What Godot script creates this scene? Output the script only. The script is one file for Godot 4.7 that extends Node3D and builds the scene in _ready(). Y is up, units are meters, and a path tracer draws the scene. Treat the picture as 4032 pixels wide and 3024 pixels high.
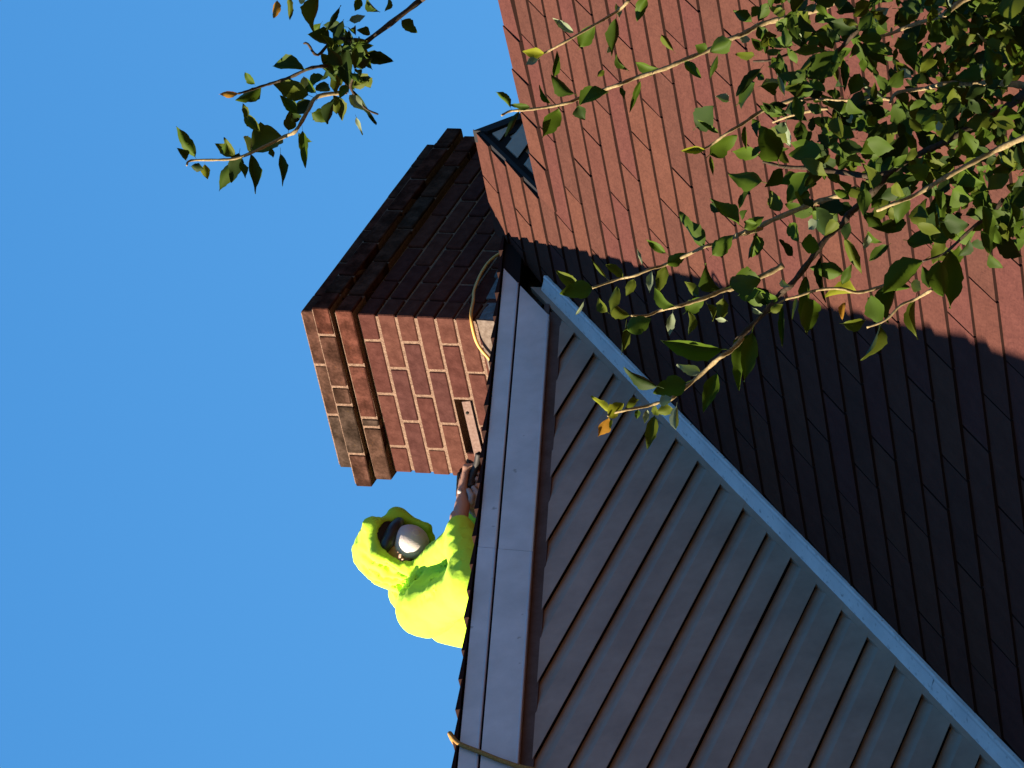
extends Node3D
# A worker in a hooded yellow jacket beside a brick chimney on a shingled roof. The photograph was taken with the
# camera on its side: world up is towards the left of the picture.
# The frame of the house: x along the ridges, y up, z towards the street; the camera's foot is at x = z = 0.

const FOCAL := 13279.3          # in pixels of the 4032 x 3024 photograph
const YAW := 0.611131
const PITCH := 0.407173
const ROLL := 0.057844
const EYE := Vector3(0, 1.6, 0)
const PITCH_MAIN := 0.985       # rise per metre of the main roof
const RISE := 0.3374            # rise per metre of the dormer roof
const BODY := Vector3(-5.341, 6.208, -7.958)   # top of the chimney's shaft at its front right corner
const C := 0.0677               # one brick course

var cam_right: Vector3
var cam_up: Vector3
var cam_fwd: Vector3
var rng := RandomNumberGenerator.new()
var taken := {}
var M := {}
var tile_tex := {}

func _ready():
	rng.seed = 7
	# ---------------------------------------------------------------- camera, sky, sun, exposure
	var f := Vector3(-sin(YAW) * cos(PITCH), sin(PITCH), -cos(YAW) * cos(PITCH))
	var r := Vector3(cos(YAW), 0, -sin(YAW))
	var u := r.cross(f)
	cam_fwd = f
	cam_right = r * cos(ROLL) + u * sin(ROLL)
	cam_up = u * cos(ROLL) - r * sin(ROLL)
	var cam := Camera3D.new()
	cam.name = "camera"
	cam.fov = rad_to_deg(2.0 * atan(1512.0 / FOCAL))
	cam.near = 0.05
	cam.far = 3000.0
	cam.transform = Transform3D(Basis(-cam_up, cam_right, -cam_fwd), EYE)
	add_child(cam)
	cam.current = true

	var sm := ProceduralSkyMaterial.new()
	sm.sky_top_color = lin(0.031, 0.170, 0.455)
	sm.sky_horizon_color = lin(0.118, 0.372, 0.715)
	sm.sky_curve = 0.35
	sm.sky_energy_multiplier = 1.0
	sm.ground_bottom_color = Color(0.2, 0.19, 0.16)
	sm.ground_horizon_color = Color(0.45, 0.5, 0.55)
	sm.sun_angle_max = 1.0
	var sky := Sky.new()
	sky.sky_material = sm
	var env := Environment.new()
	env.background_mode = Environment.BG_SKY
	env.sky = sky
	env.background_energy_multiplier = 0.37
	env.tonemap_mode = Environment.TONE_MAPPER_LINEAR
	env.tonemap_exposure = 3.8
	env.sdfgi_enabled = true
	env.ssao_enabled = true
	env.ssil_enabled = true
	var we := WorldEnvironment.new()
	we.name = "world_environment"
	we.environment = env
	add_child(we)
	var sun := DirectionalLight3D.new()
	sun.name = "sun"
	sun.light_color = Color(1.0, 0.93, 0.83)
	sun.light_energy = 1.6
	sun.light_angular_distance = 0.5
	sun.shadow_enabled = true
	sun.look_at_from_position(Vector3.ZERO, Vector3(0.536, -0.345, -0.9), Vector3.UP)
	add_child(sun)

	make_materials()
	build_ground()
	build_house()
	build_chimney()
	build_tool()
	build_person()
	build_cords()
	build_tree()

# -------------------------------------------------------------------------------------------- helpers
func at(px: float, py: float, dist: float) -> Vector3:      # the point seen at a pixel of the photograph, at a distance
	return EYE + (cam_fwd * FOCAL + cam_right * (1512.0 - py) + cam_up * (2016.0 - px)).normalized() * dist

func on_z(px: float, py: float, z: float) -> Vector3:       # ... in an upright plane parallel to the ridges
	var d := at(px, py, 1.0) - EYE
	return EYE + d * (z / d.z)

func w3(zx: float, zy: float, z: float) -> Vector3:
	return on_z(1300.0 + zx / 2.37, 1900.0 + zy / 2.37, z)

func numbered(called: String) -> String:
	if not taken.has(called):
		taken[called] = 0
		return called
	taken[called] += 1
	return "%s_%03d" % [called, taken[called]]

func tag(o: Node, label := "", category := "", group := "", kind := ""):
	if label: o.set_meta("label", label)
	if category: o.set_meta("category", category)
	if group: o.set_meta("group", group)
	if kind: o.set_meta("kind", kind)

func thing(called: String, label: String, category: String, where := Vector3.ZERO, group := "") -> Node3D:
	var o := Node3D.new()
	o.name = numbered(called)
	o.position = where
	add_child(o)
	tag(o, label, category, group)
	return o

func mesh_node(called: String, m: Mesh, parent: Node, where := Transform3D.IDENTITY) -> MeshInstance3D:
	var o := MeshInstance3D.new()
	o.name = called
	o.mesh = m
	if parent is Node3D and parent != self:
		o.transform = parent_inverse(parent) * where
	else:
		o.transform = where
	parent.add_child(o, true)
	return o

func parent_inverse(n: Node) -> Transform3D:
	var t := Transform3D.IDENTITY
	while n is Node3D and n != self:
		t = n.transform * t
		n = n.get_parent()
	return t.affine_inverse()

func st_new() -> SurfaceTool:
	var st := SurfaceTool.new()
	st.begin(Mesh.PRIMITIVE_TRIANGLES)
	return st

func finish(st: SurfaceTool, mat: Material, into: ArrayMesh = null) -> ArrayMesh:
	st.generate_normals()
	st.set_material(mat)
	return st.commit(into)

func tri(st: SurfaceTool, a: Vector3, b: Vector3, c: Vector3):
	st.add_vertex(a); st.add_vertex(c); st.add_vertex(b)   # counter-clockwise in, clockwise out

func quad(st: SurfaceTool, a: Vector3, b: Vector3, c: Vector3, d: Vector3):
	tri(st, a, b, c); tri(st, a, c, d)

func box(st: SurfaceTool, lo: Vector3, hi: Vector3):
	hexa(st, [Vector3(lo.x, lo.y, lo.z), Vector3(hi.x, lo.y, lo.z), Vector3(hi.x, lo.y, hi.z), Vector3(lo.x, lo.y, hi.z),
		Vector3(lo.x, hi.y, lo.z), Vector3(hi.x, hi.y, lo.z), Vector3(hi.x, hi.y, hi.z), Vector3(lo.x, hi.y, hi.z)])

func hexa(st: SurfaceTool, p: Array):       # p[0..3] the bottom, counter-clockwise from below is 0 1 2 3; p[4..7] above them
	st.set_smooth_group(-1)
	quad(st, p[0], p[1], p[2], p[3])
	quad(st, p[7], p[6], p[5], p[4])
	quad(st, p[3], p[2], p[6], p[7])
	quad(st, p[1], p[0], p[4], p[5])
	quad(st, p[2], p[1], p[5], p[6])
	quad(st, p[0], p[3], p[7], p[4])

func bevel_box(size: Vector3, b: float, jitter: float, mat: Material) -> ArrayMesh:   # a block with chamfered, slightly uneven edges
	var st := st_new()
	st.set_smooth_group(-1)
	var h := size / 2
	var corner := func(sx, sy, sz, k):
		var v := Vector3(sx * h.x, sy * h.y, sz * h.z)
		var j := Vector3(sin(sx * 3.1 + sy * 5.7 + sz * 9.2 + jitter * 911.0), sin(sx * 7.1 + sy * 2.7 + sz * 4.2 + jitter * 517.0), sin(sx * 1.3 + sy * 8.7 + sz * 6.2 + jitter * 313.0)) * jitter
		v += j
		if k != 0: v.x -= sx * b
		if k != 1: v.y -= sy * b
		if k != 2: v.z -= sz * b
		return v
	for a in 3:
		for s in [-1, 1]:
			var q := []
			for e in [[-1, -1], [1, -1], [1, 1], [-1, 1]]:
				var c := [0, 0, 0]
				c[a] = s; c[(a + 1) % 3] = e[0]; c[(a + 2) % 3] = e[1]
				q.append(corner.call(c[0], c[1], c[2], a))
			if s > 0: quad(st, q[0], q[1], q[2], q[3])
			else: quad(st, q[3], q[2], q[1], q[0])
	for a in 3:
		var b1 := (a + 1) % 3
		var b2 := (a + 2) % 3
		for s1 in [-1, 1]:
			for s2 in [-1, 1]:
				var c0 := [0, 0, 0]
				var c1 := [0, 0, 0]
				c0[a] = -1; c1[a] = 1
				c0[b1] = s1; c1[b1] = s1; c0[b2] = s2; c1[b2] = s2
				var p := [corner.call(c0[0], c0[1], c0[2], b1), corner.call(c1[0], c1[1], c1[2], b1), corner.call(c1[0], c1[1], c1[2], b2), corner.call(c0[0], c0[1], c0[2], b2)]
				if s1 * s2 < 0: quad(st, p[0], p[1], p[2], p[3])
				else: quad(st, p[3], p[2], p[1], p[0])
	for sx in [-1, 1]:
		for sy in [-1, 1]:
			for sz in [-1, 1]:
				if sx * sy * sz > 0: tri(st, corner.call(sx, sy, sz, 0), corner.call(sx, sy, sz, 1), corner.call(sx, sy, sz, 2))
				else: tri(st, corner.call(sx, sy, sz, 0), corner.call(sx, sy, sz, 2), corner.call(sx, sy, sz, 1))
	return finish(st, mat)

func smooth_path(p: Array, n: int) -> PackedVector3Array:    # Catmull-Rom through the points
	var out := PackedVector3Array()
	for i in p.size() - 1:
		var a: Vector3 = p[max(i - 1, 0)]
		var b: Vector3 = p[i]
		var c: Vector3 = p[i + 1]
		var d: Vector3 = p[min(i + 2, p.size() - 1)]
		for k in n:
			out.append(b.cubic_interpolate(c, a, d, float(k) / n))
	out.append(p[-1])
	return out

func tube(st: SurfaceTool, path: PackedVector3Array, r0: float, r1: float, sides := 7, lumpy := 0.0):
	st.set_smooth_group(0)
	var rings := []
	var side := Vector3(0.31, 0.77, 0.55)
	for i in path.size():
		var t := (path[min(i + 1, path.size() - 1)] - path[max(i - 1, 0)]).normalized()
		side = (side - t * side.dot(t)).normalized()
		var o := t.cross(side)
		var rad := lerpf(r0, r1, float(i) / max(path.size() - 1, 1))
		if lumpy > 0.0: rad *= 1.0 + lumpy * sin(i * 2.3 + path[i].x * 90.0)
		var ring := []
		for k in sides:
			var a := TAU * k / sides
			ring.append(path[i] + (side * cos(a) + o * sin(a)) * rad)
		rings.append(ring)
	for i in path.size() - 1:
		for k in sides:
			var l := (k + 1) % sides
			quad(st, rings[i][k], rings[i][l], rings[i + 1][l], rings[i + 1][k])
	for k in range(1, sides - 1):
		tri(st, rings[0][0], rings[0][k + 1], rings[0][k])
		tri(st, rings[-1][0], rings[-1][k], rings[-1][k + 1])

# -------------------------------------------------------------------------------------------- materials
func noise_image(seed_: int, freq: float, octaves := 4) -> Image:
	var n := FastNoiseLite.new()
	n.seed = seed_
	n.noise_type = FastNoiseLite.TYPE_SIMPLEX_SMOOTH
	n.frequency = freq
	n.fractal_octaves = octaves
	n.fractal_gain = 0.6
	return n.get_seamless_image(256, 256)

func blend_tex(seed_: int, freq: float, dark: Color, light: Color, speck := 0.0, speck_color := Color.BLACK) -> ImageTexture:
	var a := noise_image(seed_, freq)
	var b := noise_image(seed_ + 50, freq * 7.0, 2)
	var img := Image.create(256, 256, true, Image.FORMAT_RGB8)
	var rg := RandomNumberGenerator.new()
	rg.seed = seed_
	for y in 256:
		for x in 256:
			var t := clampf(a.get_pixel(x, y).r * 1.1 + b.get_pixel(x, y).r * 0.35 - 0.22 + rg.randf_range(-0.08, 0.08), 0.0, 1.0)
			var c := dark.lerp(light, t)
			if speck > 0.0 and b.get_pixel(x, y).r > 1.0 - speck: c = c.lerp(speck_color, 0.7)
			img.set_pixel(x, y, c)
	img.generate_mipmaps()
	return ImageTexture.create_from_image(img)

func bump_tex(seed_: int, freq: float, strength: float) -> ImageTexture:
	var img := noise_image(seed_, freq, 5)
	img.convert(Image.FORMAT_RGBA8)
	img.bump_map_to_normal_map(strength)
	img.generate_mipmaps()
	return ImageTexture.create_from_image(img)

func mat(tex: Texture2D, tint := Color.WHITE, rough := 0.85, scale := 4.0, normal: Texture2D = null, depth := 1.0) -> StandardMaterial3D:
	var m := StandardMaterial3D.new()
	m.albedo_color = tint
	m.roughness = rough
	m.metallic_specular = 0.5 if rough < 0.7 else 0.15
	if tex:
		m.albedo_texture = tex
		m.uv1_triplanar = true
		m.uv1_world_triplanar = true
		m.uv1_scale = Vector3.ONE * scale
	if normal:
		m.normal_enabled = true
		m.normal_texture = normal
		m.normal_scale = depth
		m.uv1_triplanar = true
		m.uv1_world_triplanar = true
		m.uv1_scale = Vector3.ONE * scale
	return m

func lin(r: float, g: float, b: float) -> Color:            # a real-world base colour, as the sRGB value the material wants
	return Color(r, g, b).linear_to_srgb()

func make_materials():
	var grit := bump_tex(11, 0.09, 5.0)
	var rough_bump := bump_tex(12, 0.03, 4.0)
	var shingle_tex := blend_tex(21, 0.02, Color(0.86, 0.86, 0.87), Color(1, 1, 1))
	M.shingle = []
	for c in [lin(0.085, 0.0355, 0.0265), lin(0.081, 0.033, 0.0255), lin(0.089, 0.0375, 0.0265), lin(0.083, 0.0325, 0.027), lin(0.076, 0.033, 0.025)]:
		M.shingle.append(mat(shingle_tex, c, 0.95, 2.6, grit, 0.35))
		M.shingle[-1].metallic_specular = 0.02
	M.bitumen = mat(null, lin(0.024, 0.012, 0.010), 0.9)
	M.underlay = mat(null, lin(0.014, 0.011, 0.011), 0.95)
	var brick_tex := blend_tex(31, 0.018, Color(0.8, 0.78, 0.78), Color(1, 1, 1), 0.07, Color(0.5, 0.45, 0.43))
	var sooty := blend_tex(32, 0.012, Color(0.5, 0.5, 0.47), Color(1, 1, 0.97), 0.13, Color(0.9, 0.84, 0.55))
	M.brick = []
	for c in [lin(0.064, 0.0235, 0.0178), lin(0.058, 0.0205, 0.0162), lin(0.070, 0.0265, 0.0192), lin(0.054, 0.0205, 0.0172)]:
		M.brick.append(mat(brick_tex, Color(c.r * 1.06, c.g * 1.13, c.b * 1.16), 0.85, 4.5, rough_bump, 0.5))
		M.brick[-1].metallic_specular = 0.06
	M.cap_brick = []
	for c in [lin(0.066, 0.026, 0.02), lin(0.06, 0.025, 0.02), lin(0.055, 0.028, 0.022), lin(0.042, 0.029, 0.024), lin(0.048, 0.027, 0.021)]:
		M.cap_brick.append(mat(sooty, Color(c.r * 1.2, c.g * 1.18, c.b * 1.18), 0.9, 3.3, rough_bump, 0.6))
		M.cap_brick[-1].metallic_specular = 0.06
	M.mortar = mat(blend_tex(41, 0.05, Color(0.52, 0.42, 0.36), Color(0.74, 0.63, 0.54), 0.12, Color(0.34, 0.25, 0.2)), Color(0.68, 0.67, 0.67), 0.95, 6.0, grit, 0.8)
	M.siding = mat(blend_tex(51, 0.012, Color(0.86, 0.85, 0.84), Color(1, 1, 1)), lin(0.36, 0.262, 0.195), 0.6, 1.2)
	M.fascia = mat(blend_tex(52, 0.01, Color(0.88, 0.88, 0.87), Color(1, 1, 1), 0.1, Color(0.66, 0.64, 0.6)), lin(0.60, 0.565, 0.54), 0.45, 0.9, rough_bump, 0.06)
	M.soffit = mat(blend_tex(53, 0.02, Color(0.85, 0.82, 0.8), Color(1, 1, 1)), lin(0.125, 0.09, 0.08), 0.7, 2.0)
	M.flashing = mat(blend_tex(54, 0.015, Color(0.86, 0.87, 0.88), Color(1, 1, 1), 0.14, Color(0.45, 0.45, 0.45)), lin(0.72, 0.71, 0.70), 0.26, 1.5, rough_bump, 0.12)
	M.lead = mat(blend_tex(55, 0.03, Color(0.6, 0.6, 0.62), Color(1, 1, 1)), lin(0.11, 0.105, 0.10), 0.55, 4.0, rough_bump, 0.8)
	M.apron = mat(blend_tex(60, 0.03, Color(0.75, 0.72, 0.7), Color(1, 1, 1)), lin(0.15, 0.12, 0.10), 0.7, 5.0, rough_bump, 0.4)
	M.dark_edge = mat(null, lin(0.02, 0.02, 0.022), 0.7)
	M.wall = mat(blend_tex(56, 0.02, Color(0.85, 0.84, 0.82), Color(1, 1, 1)), lin(0.5, 0.48, 0.45), 0.7, 0.8)
	M.grass = mat(blend_tex(57, 0.04, Color(0.32, 0.30, 0.17), Color(0.54, 0.48, 0.33)), Color.WHITE, 1.0, 0.5, rough_bump, 1.0)
	M.jacket = mat(null, lin(0.46, 0.73, 0.05), 0.75, 9.0, bump_tex(13, 0.02, 3.0), 0.5)
	M.jacket.rim_enabled = true
	M.jacket.rim = 0.3
	M.skin = mat(null, lin(0.4, 0.22, 0.15), 0.55)
	M.beard = mat(null, lin(0.035, 0.018, 0.010), 0.85)
	M.mask = mat(null, lin(0.56, 0.50, 0.48), 0.9, 9.0, grit, 0.5)
	M.mask_mid = mat(null, lin(0.66, 0.58, 0.5), 0.8)
	M.goggle = mat(null, lin(0.015, 0.013, 0.013), 0.45)
	M.strap = mat(null, lin(0.02, 0.02, 0.02), 0.7)
	M.glove = mat(null, lin(0.34, 0.32, 0.31), 0.85, 9.0, grit, 0.6)
	M.trouser = mat(null, lin(0.03, 0.035, 0.05), 0.9)
	M.tool_bar = mat(blend_tex(58, 0.04, Color(0.8, 0.76, 0.74), Color(1, 1, 1)), lin(0.20, 0.14, 0.12), 0.8, 6.0)
	M.tool_grip = mat(null, lin(0.02, 0.017, 0.016), 0.6)
	M.cord = mat(null, lin(0.5, 0.28, 0.06), 0.6)
	M.rope = mat(blend_tex(59, 0.06, Color(0.6, 0.55, 0.5), Color(1, 1, 1)), lin(0.46, 0.27, 0.09), 0.8, 12.0)
	var bark := blend_tex(61, 0.05, Color(0.6, 0.58, 0.52), Color(1, 1, 1), 0.14, Color(0.4, 0.35, 0.3))
	M.bark = mat(bark, lin(0.07, 0.053, 0.04), 0.9, 9.0, rough_bump, 0.8)
	M.twig = mat(bark, lin(0.34, 0.265, 0.15), 0.8, 14.0)
	M.leaf = []
	for c in [lin(0.026, 0.046, 0.004), lin(0.034, 0.060, 0.004), lin(0.046, 0.060, 0.005), lin(0.015, 0.028, 0.005), lin(0.12, 0.13, 0.008), lin(0.15, 0.18, 0.11), lin(0.24, 0.12, 0.015)]:
		var m := StandardMaterial3D.new()
		m.albedo_color = c
		m.roughness = 0.6
		m.metallic_specular = 0.2
		m.vertex_color_use_as_albedo = true
		m.cull_mode = BaseMaterial3D.CULL_DISABLED
		m.backlight_enabled = true
		m.backlight = Color(c.srgb_to_linear().r * 1.3, c.srgb_to_linear().g * 1.5, c.srgb_to_linear().b * 0.5).linear_to_srgb()
		M.leaf.append(m)

# -------------------------------------------------------------------------------------------- setting
func build_ground():
	var st := st_new()
	st.set_smooth_group(0)
	var n := 24
	var h := func(i, j):
		var zs := [-900.0, -400.0, -150.0, -60.0, -25.0, -10.0, -3.2, -2.6, -2.0, -1.4, -0.8, 0.0, 10.0, 25.0, 60.0, 150.0, 400.0, 900.0]
		var z: float = zs[j]
		return Vector3(-900.0 + 1800.0 * i / n, -0.9 + 0.9 * smoothstep(-3.2, -0.8, z), z)
	for i in n:
		for j in 17:
			quad(st, h.call(i, j), h.call(i, j + 1), h.call(i + 1, j + 1), h.call(i + 1, j))
	var o := mesh_node("ground", finish(st, M.grass), self)
	tag(o, "grassy ground around the house", "ground", "", "structure")

func roof_y(z: float) -> float:              # the main roof's front slope
	return -2.27 - PITCH_MAIN * z

func dormer_y(z: float) -> float:            # the dormer roof's surface
	return 3.084 - RISE * z

const RIDGE_Z := -7.935                      # ridge of the main roof
const HIGH_Z := -8.295                       # the higher ridge over the dormer
const WALL_X := -5.255                       # the dormer's cheek wall
const GABLE_X := -4.87                       # end of the higher ridge
const EDGE_X := -5.215                       # outer face of the dormer's fascia
const EAVE_Z := -3.6
const DORMER_Z := -3.74

func shingle_mesh(width: float, length: float, tone: Material, lift: float) -> ArrayMesh:
	# local frame: x along the course, z down the slope from the top of the exposed part, y out of the roof
	var m := ArrayMesh.new()
	var st := st_new()
	st.set_smooth_group(-1)
	var w := width / 2
	var n := 4
	var top := []
	for i in n + 1:
		var x := -w + width * i / n
		var sag := sin(i * 2.1 + lift * 900.0) * 0.0007
		top.append([Vector3(x, 0.0015, -0.01), Vector3(x, lift + sag, length + sag)])
	for i in n:
		quad(st, top[i][0], top[i][1], top[i + 1][1], top[i + 1][0])
	finish(st, tone, m)
	st = st_new()
	st.set_smooth_group(-1)
	for i in n:
		var a: Vector3 = top[i][1]
		var b: Vector3 = top[i + 1][1]
		quad(st, Vector3(a.x, 0.0, a.z), Vector3(b.x, 0.0, b.z), b, a)
	for i in [0, n]:
		var p: Vector3 = top[i][0]
		var q: Vector3 = top[i][1]
		if i == 0: quad(st, Vector3(p.x, 0, p.z), Vector3(q.x, 0, q.z), q, p)
		else: quad(st, p, q, Vector3(q.x, 0, q.z), Vector3(p.x, 0, p.z))
	finish(st, M.bitumen, m)
	return m

func slab(st: SurfaceTool, x0: float, x1: float, z0: float, y0: float, z1: float, y1: float, thick: float):   # a sloping sheet, its top through (z0, y0) and (z1, y1)
	hexa(st, [Vector3(x0, y0 - thick, z0), Vector3(x1, y0 - thick, z0), Vector3(x1, y1 - thick, z1), Vector3(x0, y1 - thick, z1),
		Vector3(x0, y0, z0), Vector3(x1, y0, z0), Vector3(x1, y1, z1), Vector3(x0, y1, z1)])

func build_house():
	var house := thing("house", "house with reddish brown shingle roof and pale sided dormer in shade", "house")
	# --- the shell: walls, decks, back slopes
	var st := st_new()
	var wt := roof_y(EAVE_Z) - 0.0
	box(st, Vector3(-11.5, -1.0, EAVE_Z - 0.42), Vector3(1.6, wt, EAVE_Z - 0.3))
	box(st, Vector3(-11.5, -1.0, -12.0), Vector3(1.6, wt, -11.88))
	box(st, Vector3(1.48, -1.0, -11.88), Vector3(1.6, wt, EAVE_Z - 0.42))
	box(st, Vector3(-11.5, -1.0, -11.88), Vector3(-11.38, wt, EAVE_Z - 0.42))
	for x in [-11.5, 1.48]:      # end gables
		var hz: float = HIGH_Z if x < 0.0 else RIDGE_Z
		var hy: float = (roof_y(hz)) - 0.1
		tri(st, Vector3(x + 0.12, wt, EAVE_Z - 0.42), Vector3(x + 0.12, wt, -11.88), Vector3(x + 0.12, hy, hz))
		tri(st, Vector3(x, wt, -11.88), Vector3(x, wt, EAVE_Z - 0.42), Vector3(x, hy, hz))
	mesh_node("wall", finish(st, M.wall), house)
	st = st_new()
	var ry := roof_y(RIDGE_Z)
	var hy2 := roof_y(HIGH_Z)
	slab(st, GABLE_X + 0.002, 1.75, RIDGE_Z, ry - 0.004, EAVE_Z, roof_y(EAVE_Z) - 0.004, 0.1)
	slab(st, WALL_X + 0.012, GABLE_X, HIGH_Z, hy2 - 0.004, EAVE_Z, roof_y(EAVE_Z) - 0.004, 0.1)
	slab(st, -11.7, WALL_X + 0.01, DORMER_Z - 0.4, roof_y(DORMER_Z - 0.4) - 0.006, EAVE_Z, roof_y(EAVE_Z) - 0.006, 0.1)
	slab(st, GABLE_X + 0.002, 1.75, -12.3, ry - 4.3, RIDGE_Z - 0.001, ry - 0.004, 0.1)
	slab(st, -11.7, GABLE_X, -12.3, hy2 - 3.945, HIGH_Z - 0.001, hy2 - 0.004, 0.1)
	var roof := mesh_node("main_roof", finish(st, M.underlay), house)
	# --- shingles: three-tab courses, cuts over the middle of the tabs below
	var L := sqrt(1.0 + PITCH_MAIN * PITCH_MAIN)
	var down := Vector3(0, -PITCH_MAIN, 1) / L
	var normal := Vector3(0, 1, PITCH_MAIN) / L
	var basis_ := Basis(Vector3.RIGHT, normal, down)
	var tabs := []
	for tone in M.shingle:
		for k in 2:
			tabs.append(shingle_mesh(0.2985, 0.1277, tone, 0.0084 + 0.0012 * k))
	var far_tabs := []
	var count := 0
	for k in range(-4, 48):
		var s := (k - 0.13) * 0.1277
		for j in range(-19, 6):
			var x := (j + (0.5 if k % 2 != 0 else 0.0)) * 0.305
			var x0 := maxf(x - 0.14925, WALL_X + 0.014)
			var x1 := minf(x + 0.14925, GABLE_X + 0.004) if k < 1 else x + 0.14925
			if x1 - x0 < 0.03: continue
			var whole := x1 - x0 > 0.29
			x = (x0 + x1) / 2.0
			var z := RIDGE_Z + s / L
			var base := Vector3(x + rng.randf_range(-0.0015, 0.0015), roof_y(z), z)
			var turn := basis_.rotated(normal, rng.randf_range(-0.004, 0.004))
			var right_edge := -4.05 + (z + 7.935) * 0.62
			var tf := Transform3D(turn, base)
			if x < right_edge + 0.45 and z < -5.2 and count < 298:
				mesh_node("shingle", tabs[rng.randi() % tabs.size()] if whole else shingle_mesh(x1 - x0, 0.1277, M.shingle[rng.randi() % 5], 0.009), roof, tf)
				count += 1
			elif z < EAVE_Z:
				far_tabs.append(tf)
	var mm := MultiMesh.new()
	mm.transform_format = MultiMesh.TRANSFORM_3D
	mm.mesh = tabs[0]
	mm.instance_count = far_tabs.size()
	for i in far_tabs.size(): mm.set_instance_transform(i, far_tabs[i])
	var mi := MultiMeshInstance3D.new()
	mi.name = "shingle_field"
	mi.multimesh = mm
	roof.add_child(mi)
	tag(mi, "", "", "", "stuff")
	# ridge caps of the main roof, bent over the ridge, one lapping the next
	for i in 15:
		var x := GABLE_X + 0.08 + i * 0.1425
		st = st_new()
		st.set_smooth_group(-1)
		var lo := 0.010
		var hi := 0.016
		var m := ArrayMesh.new()
		var half := 0.122
		var p := func(dx, side, h):
			var zz: float = RIDGE_Z + side * half / L
			return Vector3(x + dx, ry - absf(side) * half * PITCH_MAIN / L + h * 0.72, zz + side * h * 0.7)
		for sd in [1.0, -1.0]:
			var a: Vector3 = p.call(-0.075, 0.0, lo + 0.004)
			var b: Vector3 = p.call(0.07, 0.0, hi + 0.004)
			var c: Vector3 = p.call(0.07, sd, hi)
			var d: Vector3 = p.call(-0.075, sd, lo)
			if sd > 0: quad(st, a, d, c, b)
			else: quad(st, a, b, c, d)
		finish(st, M.shingle[(i * 7) % 5], m)
		st = st_new()
		st.set_smooth_group(-1)
		for sd in [1.0, -1.0]:
			var c: Vector3 = p.call(0.07, sd, hi)
			var d: Vector3 = p.call(-0.075, sd, lo)
			var c2: Vector3 = p.call(0.07, sd, 0.0)
			var d2: Vector3 = p.call(-0.075, sd, 0.0)
			quad(st, d2, c2, c, d)
			quad(st, p.call(0.07, 0.0, 0.0), p.call(0.07, 0.0, hi + 0.004), c, c2)
			quad(st, p.call(-0.075, 0.0, 0.0), d2, d, p.call(-0.075, 0.0, lo + 0.004))
		finish(st, M.bitumen, m)
		mesh_node("ridge_cap", m, roof)
	# --- the little gable where the higher roof ends above the main ridge
	st = st_new()
	var gx := GABLE_X - 0.014
	st.set_smooth_group(-1)
	tri(st, Vector3(gx, hy2 - 0.03, HIGH_Z), Vector3(gx, ry - 0.5, RIDGE_Z + 0.05), Vector3(gx, ry - 0.5, HIGH_Z - (hy2 - ry + 0.46) / PITCH_MAIN))
	var gable := mesh_node("gable_wall", finish(st, M.underlay), house)
	for i in 7:
		var y0 := ry - 0.24 + i * 0.1
		if y0 > hy2 - 0.06: continue
		st = st_new()
		siding_board(st, gx + 0.002, y0, func(y): return HIGH_Z - (hy2 - 0.05 - y) / PITCH_MAIN, func(y): return HIGH_Z + (hy2 - 0.05 - y) / PITCH_MAIN, hy2 - 0.052)
		mesh_node("siding_board", finish(st, M.siding), gable)
	st = st_new()
	slab(st, GABLE_X - 0.03, GABLE_X + 0.012, -12.3, hy2 - 3.945 + 0.012, HIGH_Z, hy2 + 0.014, 0.05)
	mesh_node("rake_edge", finish(st, M.dark_edge), house)
	st = st_new()
	slab(st, GABLE_X - 0.02, GABLE_X + 0.006, HIGH_Z + 0.001, hy2 - 0.004, RIDGE_Z + 0.05, roof_y(RIDGE_Z + 0.05) - 0.004, 0.018)
	mesh_node("rake_edge", finish(st, M.dark_edge), house)
	# --- dormer: cheek wall with Dutch-lap boards, front wall, roof, fascia, soffit, flashing
	st = st_new()
	var wx := WALL_X
	var zt := (2.27 + 2.86) / (RISE - PITCH_MAIN)
	st.set_smooth_group(-1)
	for k in 2:
		var x := wx - 0.003 - 0.1 * k
		var a := Vector3(x, roof_y(zt), zt)
		var b := Vector3(x, roof_y(DORMER_Z) - 0.05, DORMER_Z)
		var c := Vector3(x, 2.86 - RISE * DORMER_Z, DORMER_Z)
		if k == 0: tri(st, a, c, b)
		else: tri(st, a, b, c)
	box(st, Vector3(-11.4, roof_y(DORMER_Z) - 0.1, DORMER_Z - 0.12), Vector3(wx - 0.004, dormer_y(DORMER_Z) - 0.1, DORMER_Z - 0.002))
	var cheek := mesh_node("dormer_wall", finish(st, M.underlay), house)
	for i in range(-44, 14):
		var y0 := 4.6445 + 0.1002 * i
		if y0 < roof_y(DORMER_Z) - 0.08 or y0 > 5.55: continue
		st = st_new()
		siding_board(st, wx + rng.randf_range(-0.0012, 0.0012), y0 + rng.randf_range(-0.0012, 0.0012), func(y): return -(y + 2.27) / PITCH_MAIN, func(y): return minf((2.874 - y) / RISE, DORMER_Z), 5.553)
		mesh_node("siding_board", finish(st, M.siding), cheek)
	st = st_new()
	slab(st, -11.7, EDGE_X - 0.004, HIGH_Z + 0.002, dormer_y(HIGH_Z) - 0.012, DORMER_Z + 0.35, dormer_y(DORMER_Z + 0.35) - 0.012, 0.06)
	var droof := mesh_node("dormer_roof", finish(st, M.underlay), house)
	# the shingles along the dormer's edge, each course sticking out a little differently
	var Ld := sqrt(1.0 + RISE * RISE)
	var nd := Vector3(0, 1, RISE) / Ld
	var bd := Basis(Vector3.RIGHT, nd, Vector3(0, -RISE, 1) / Ld)
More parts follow.
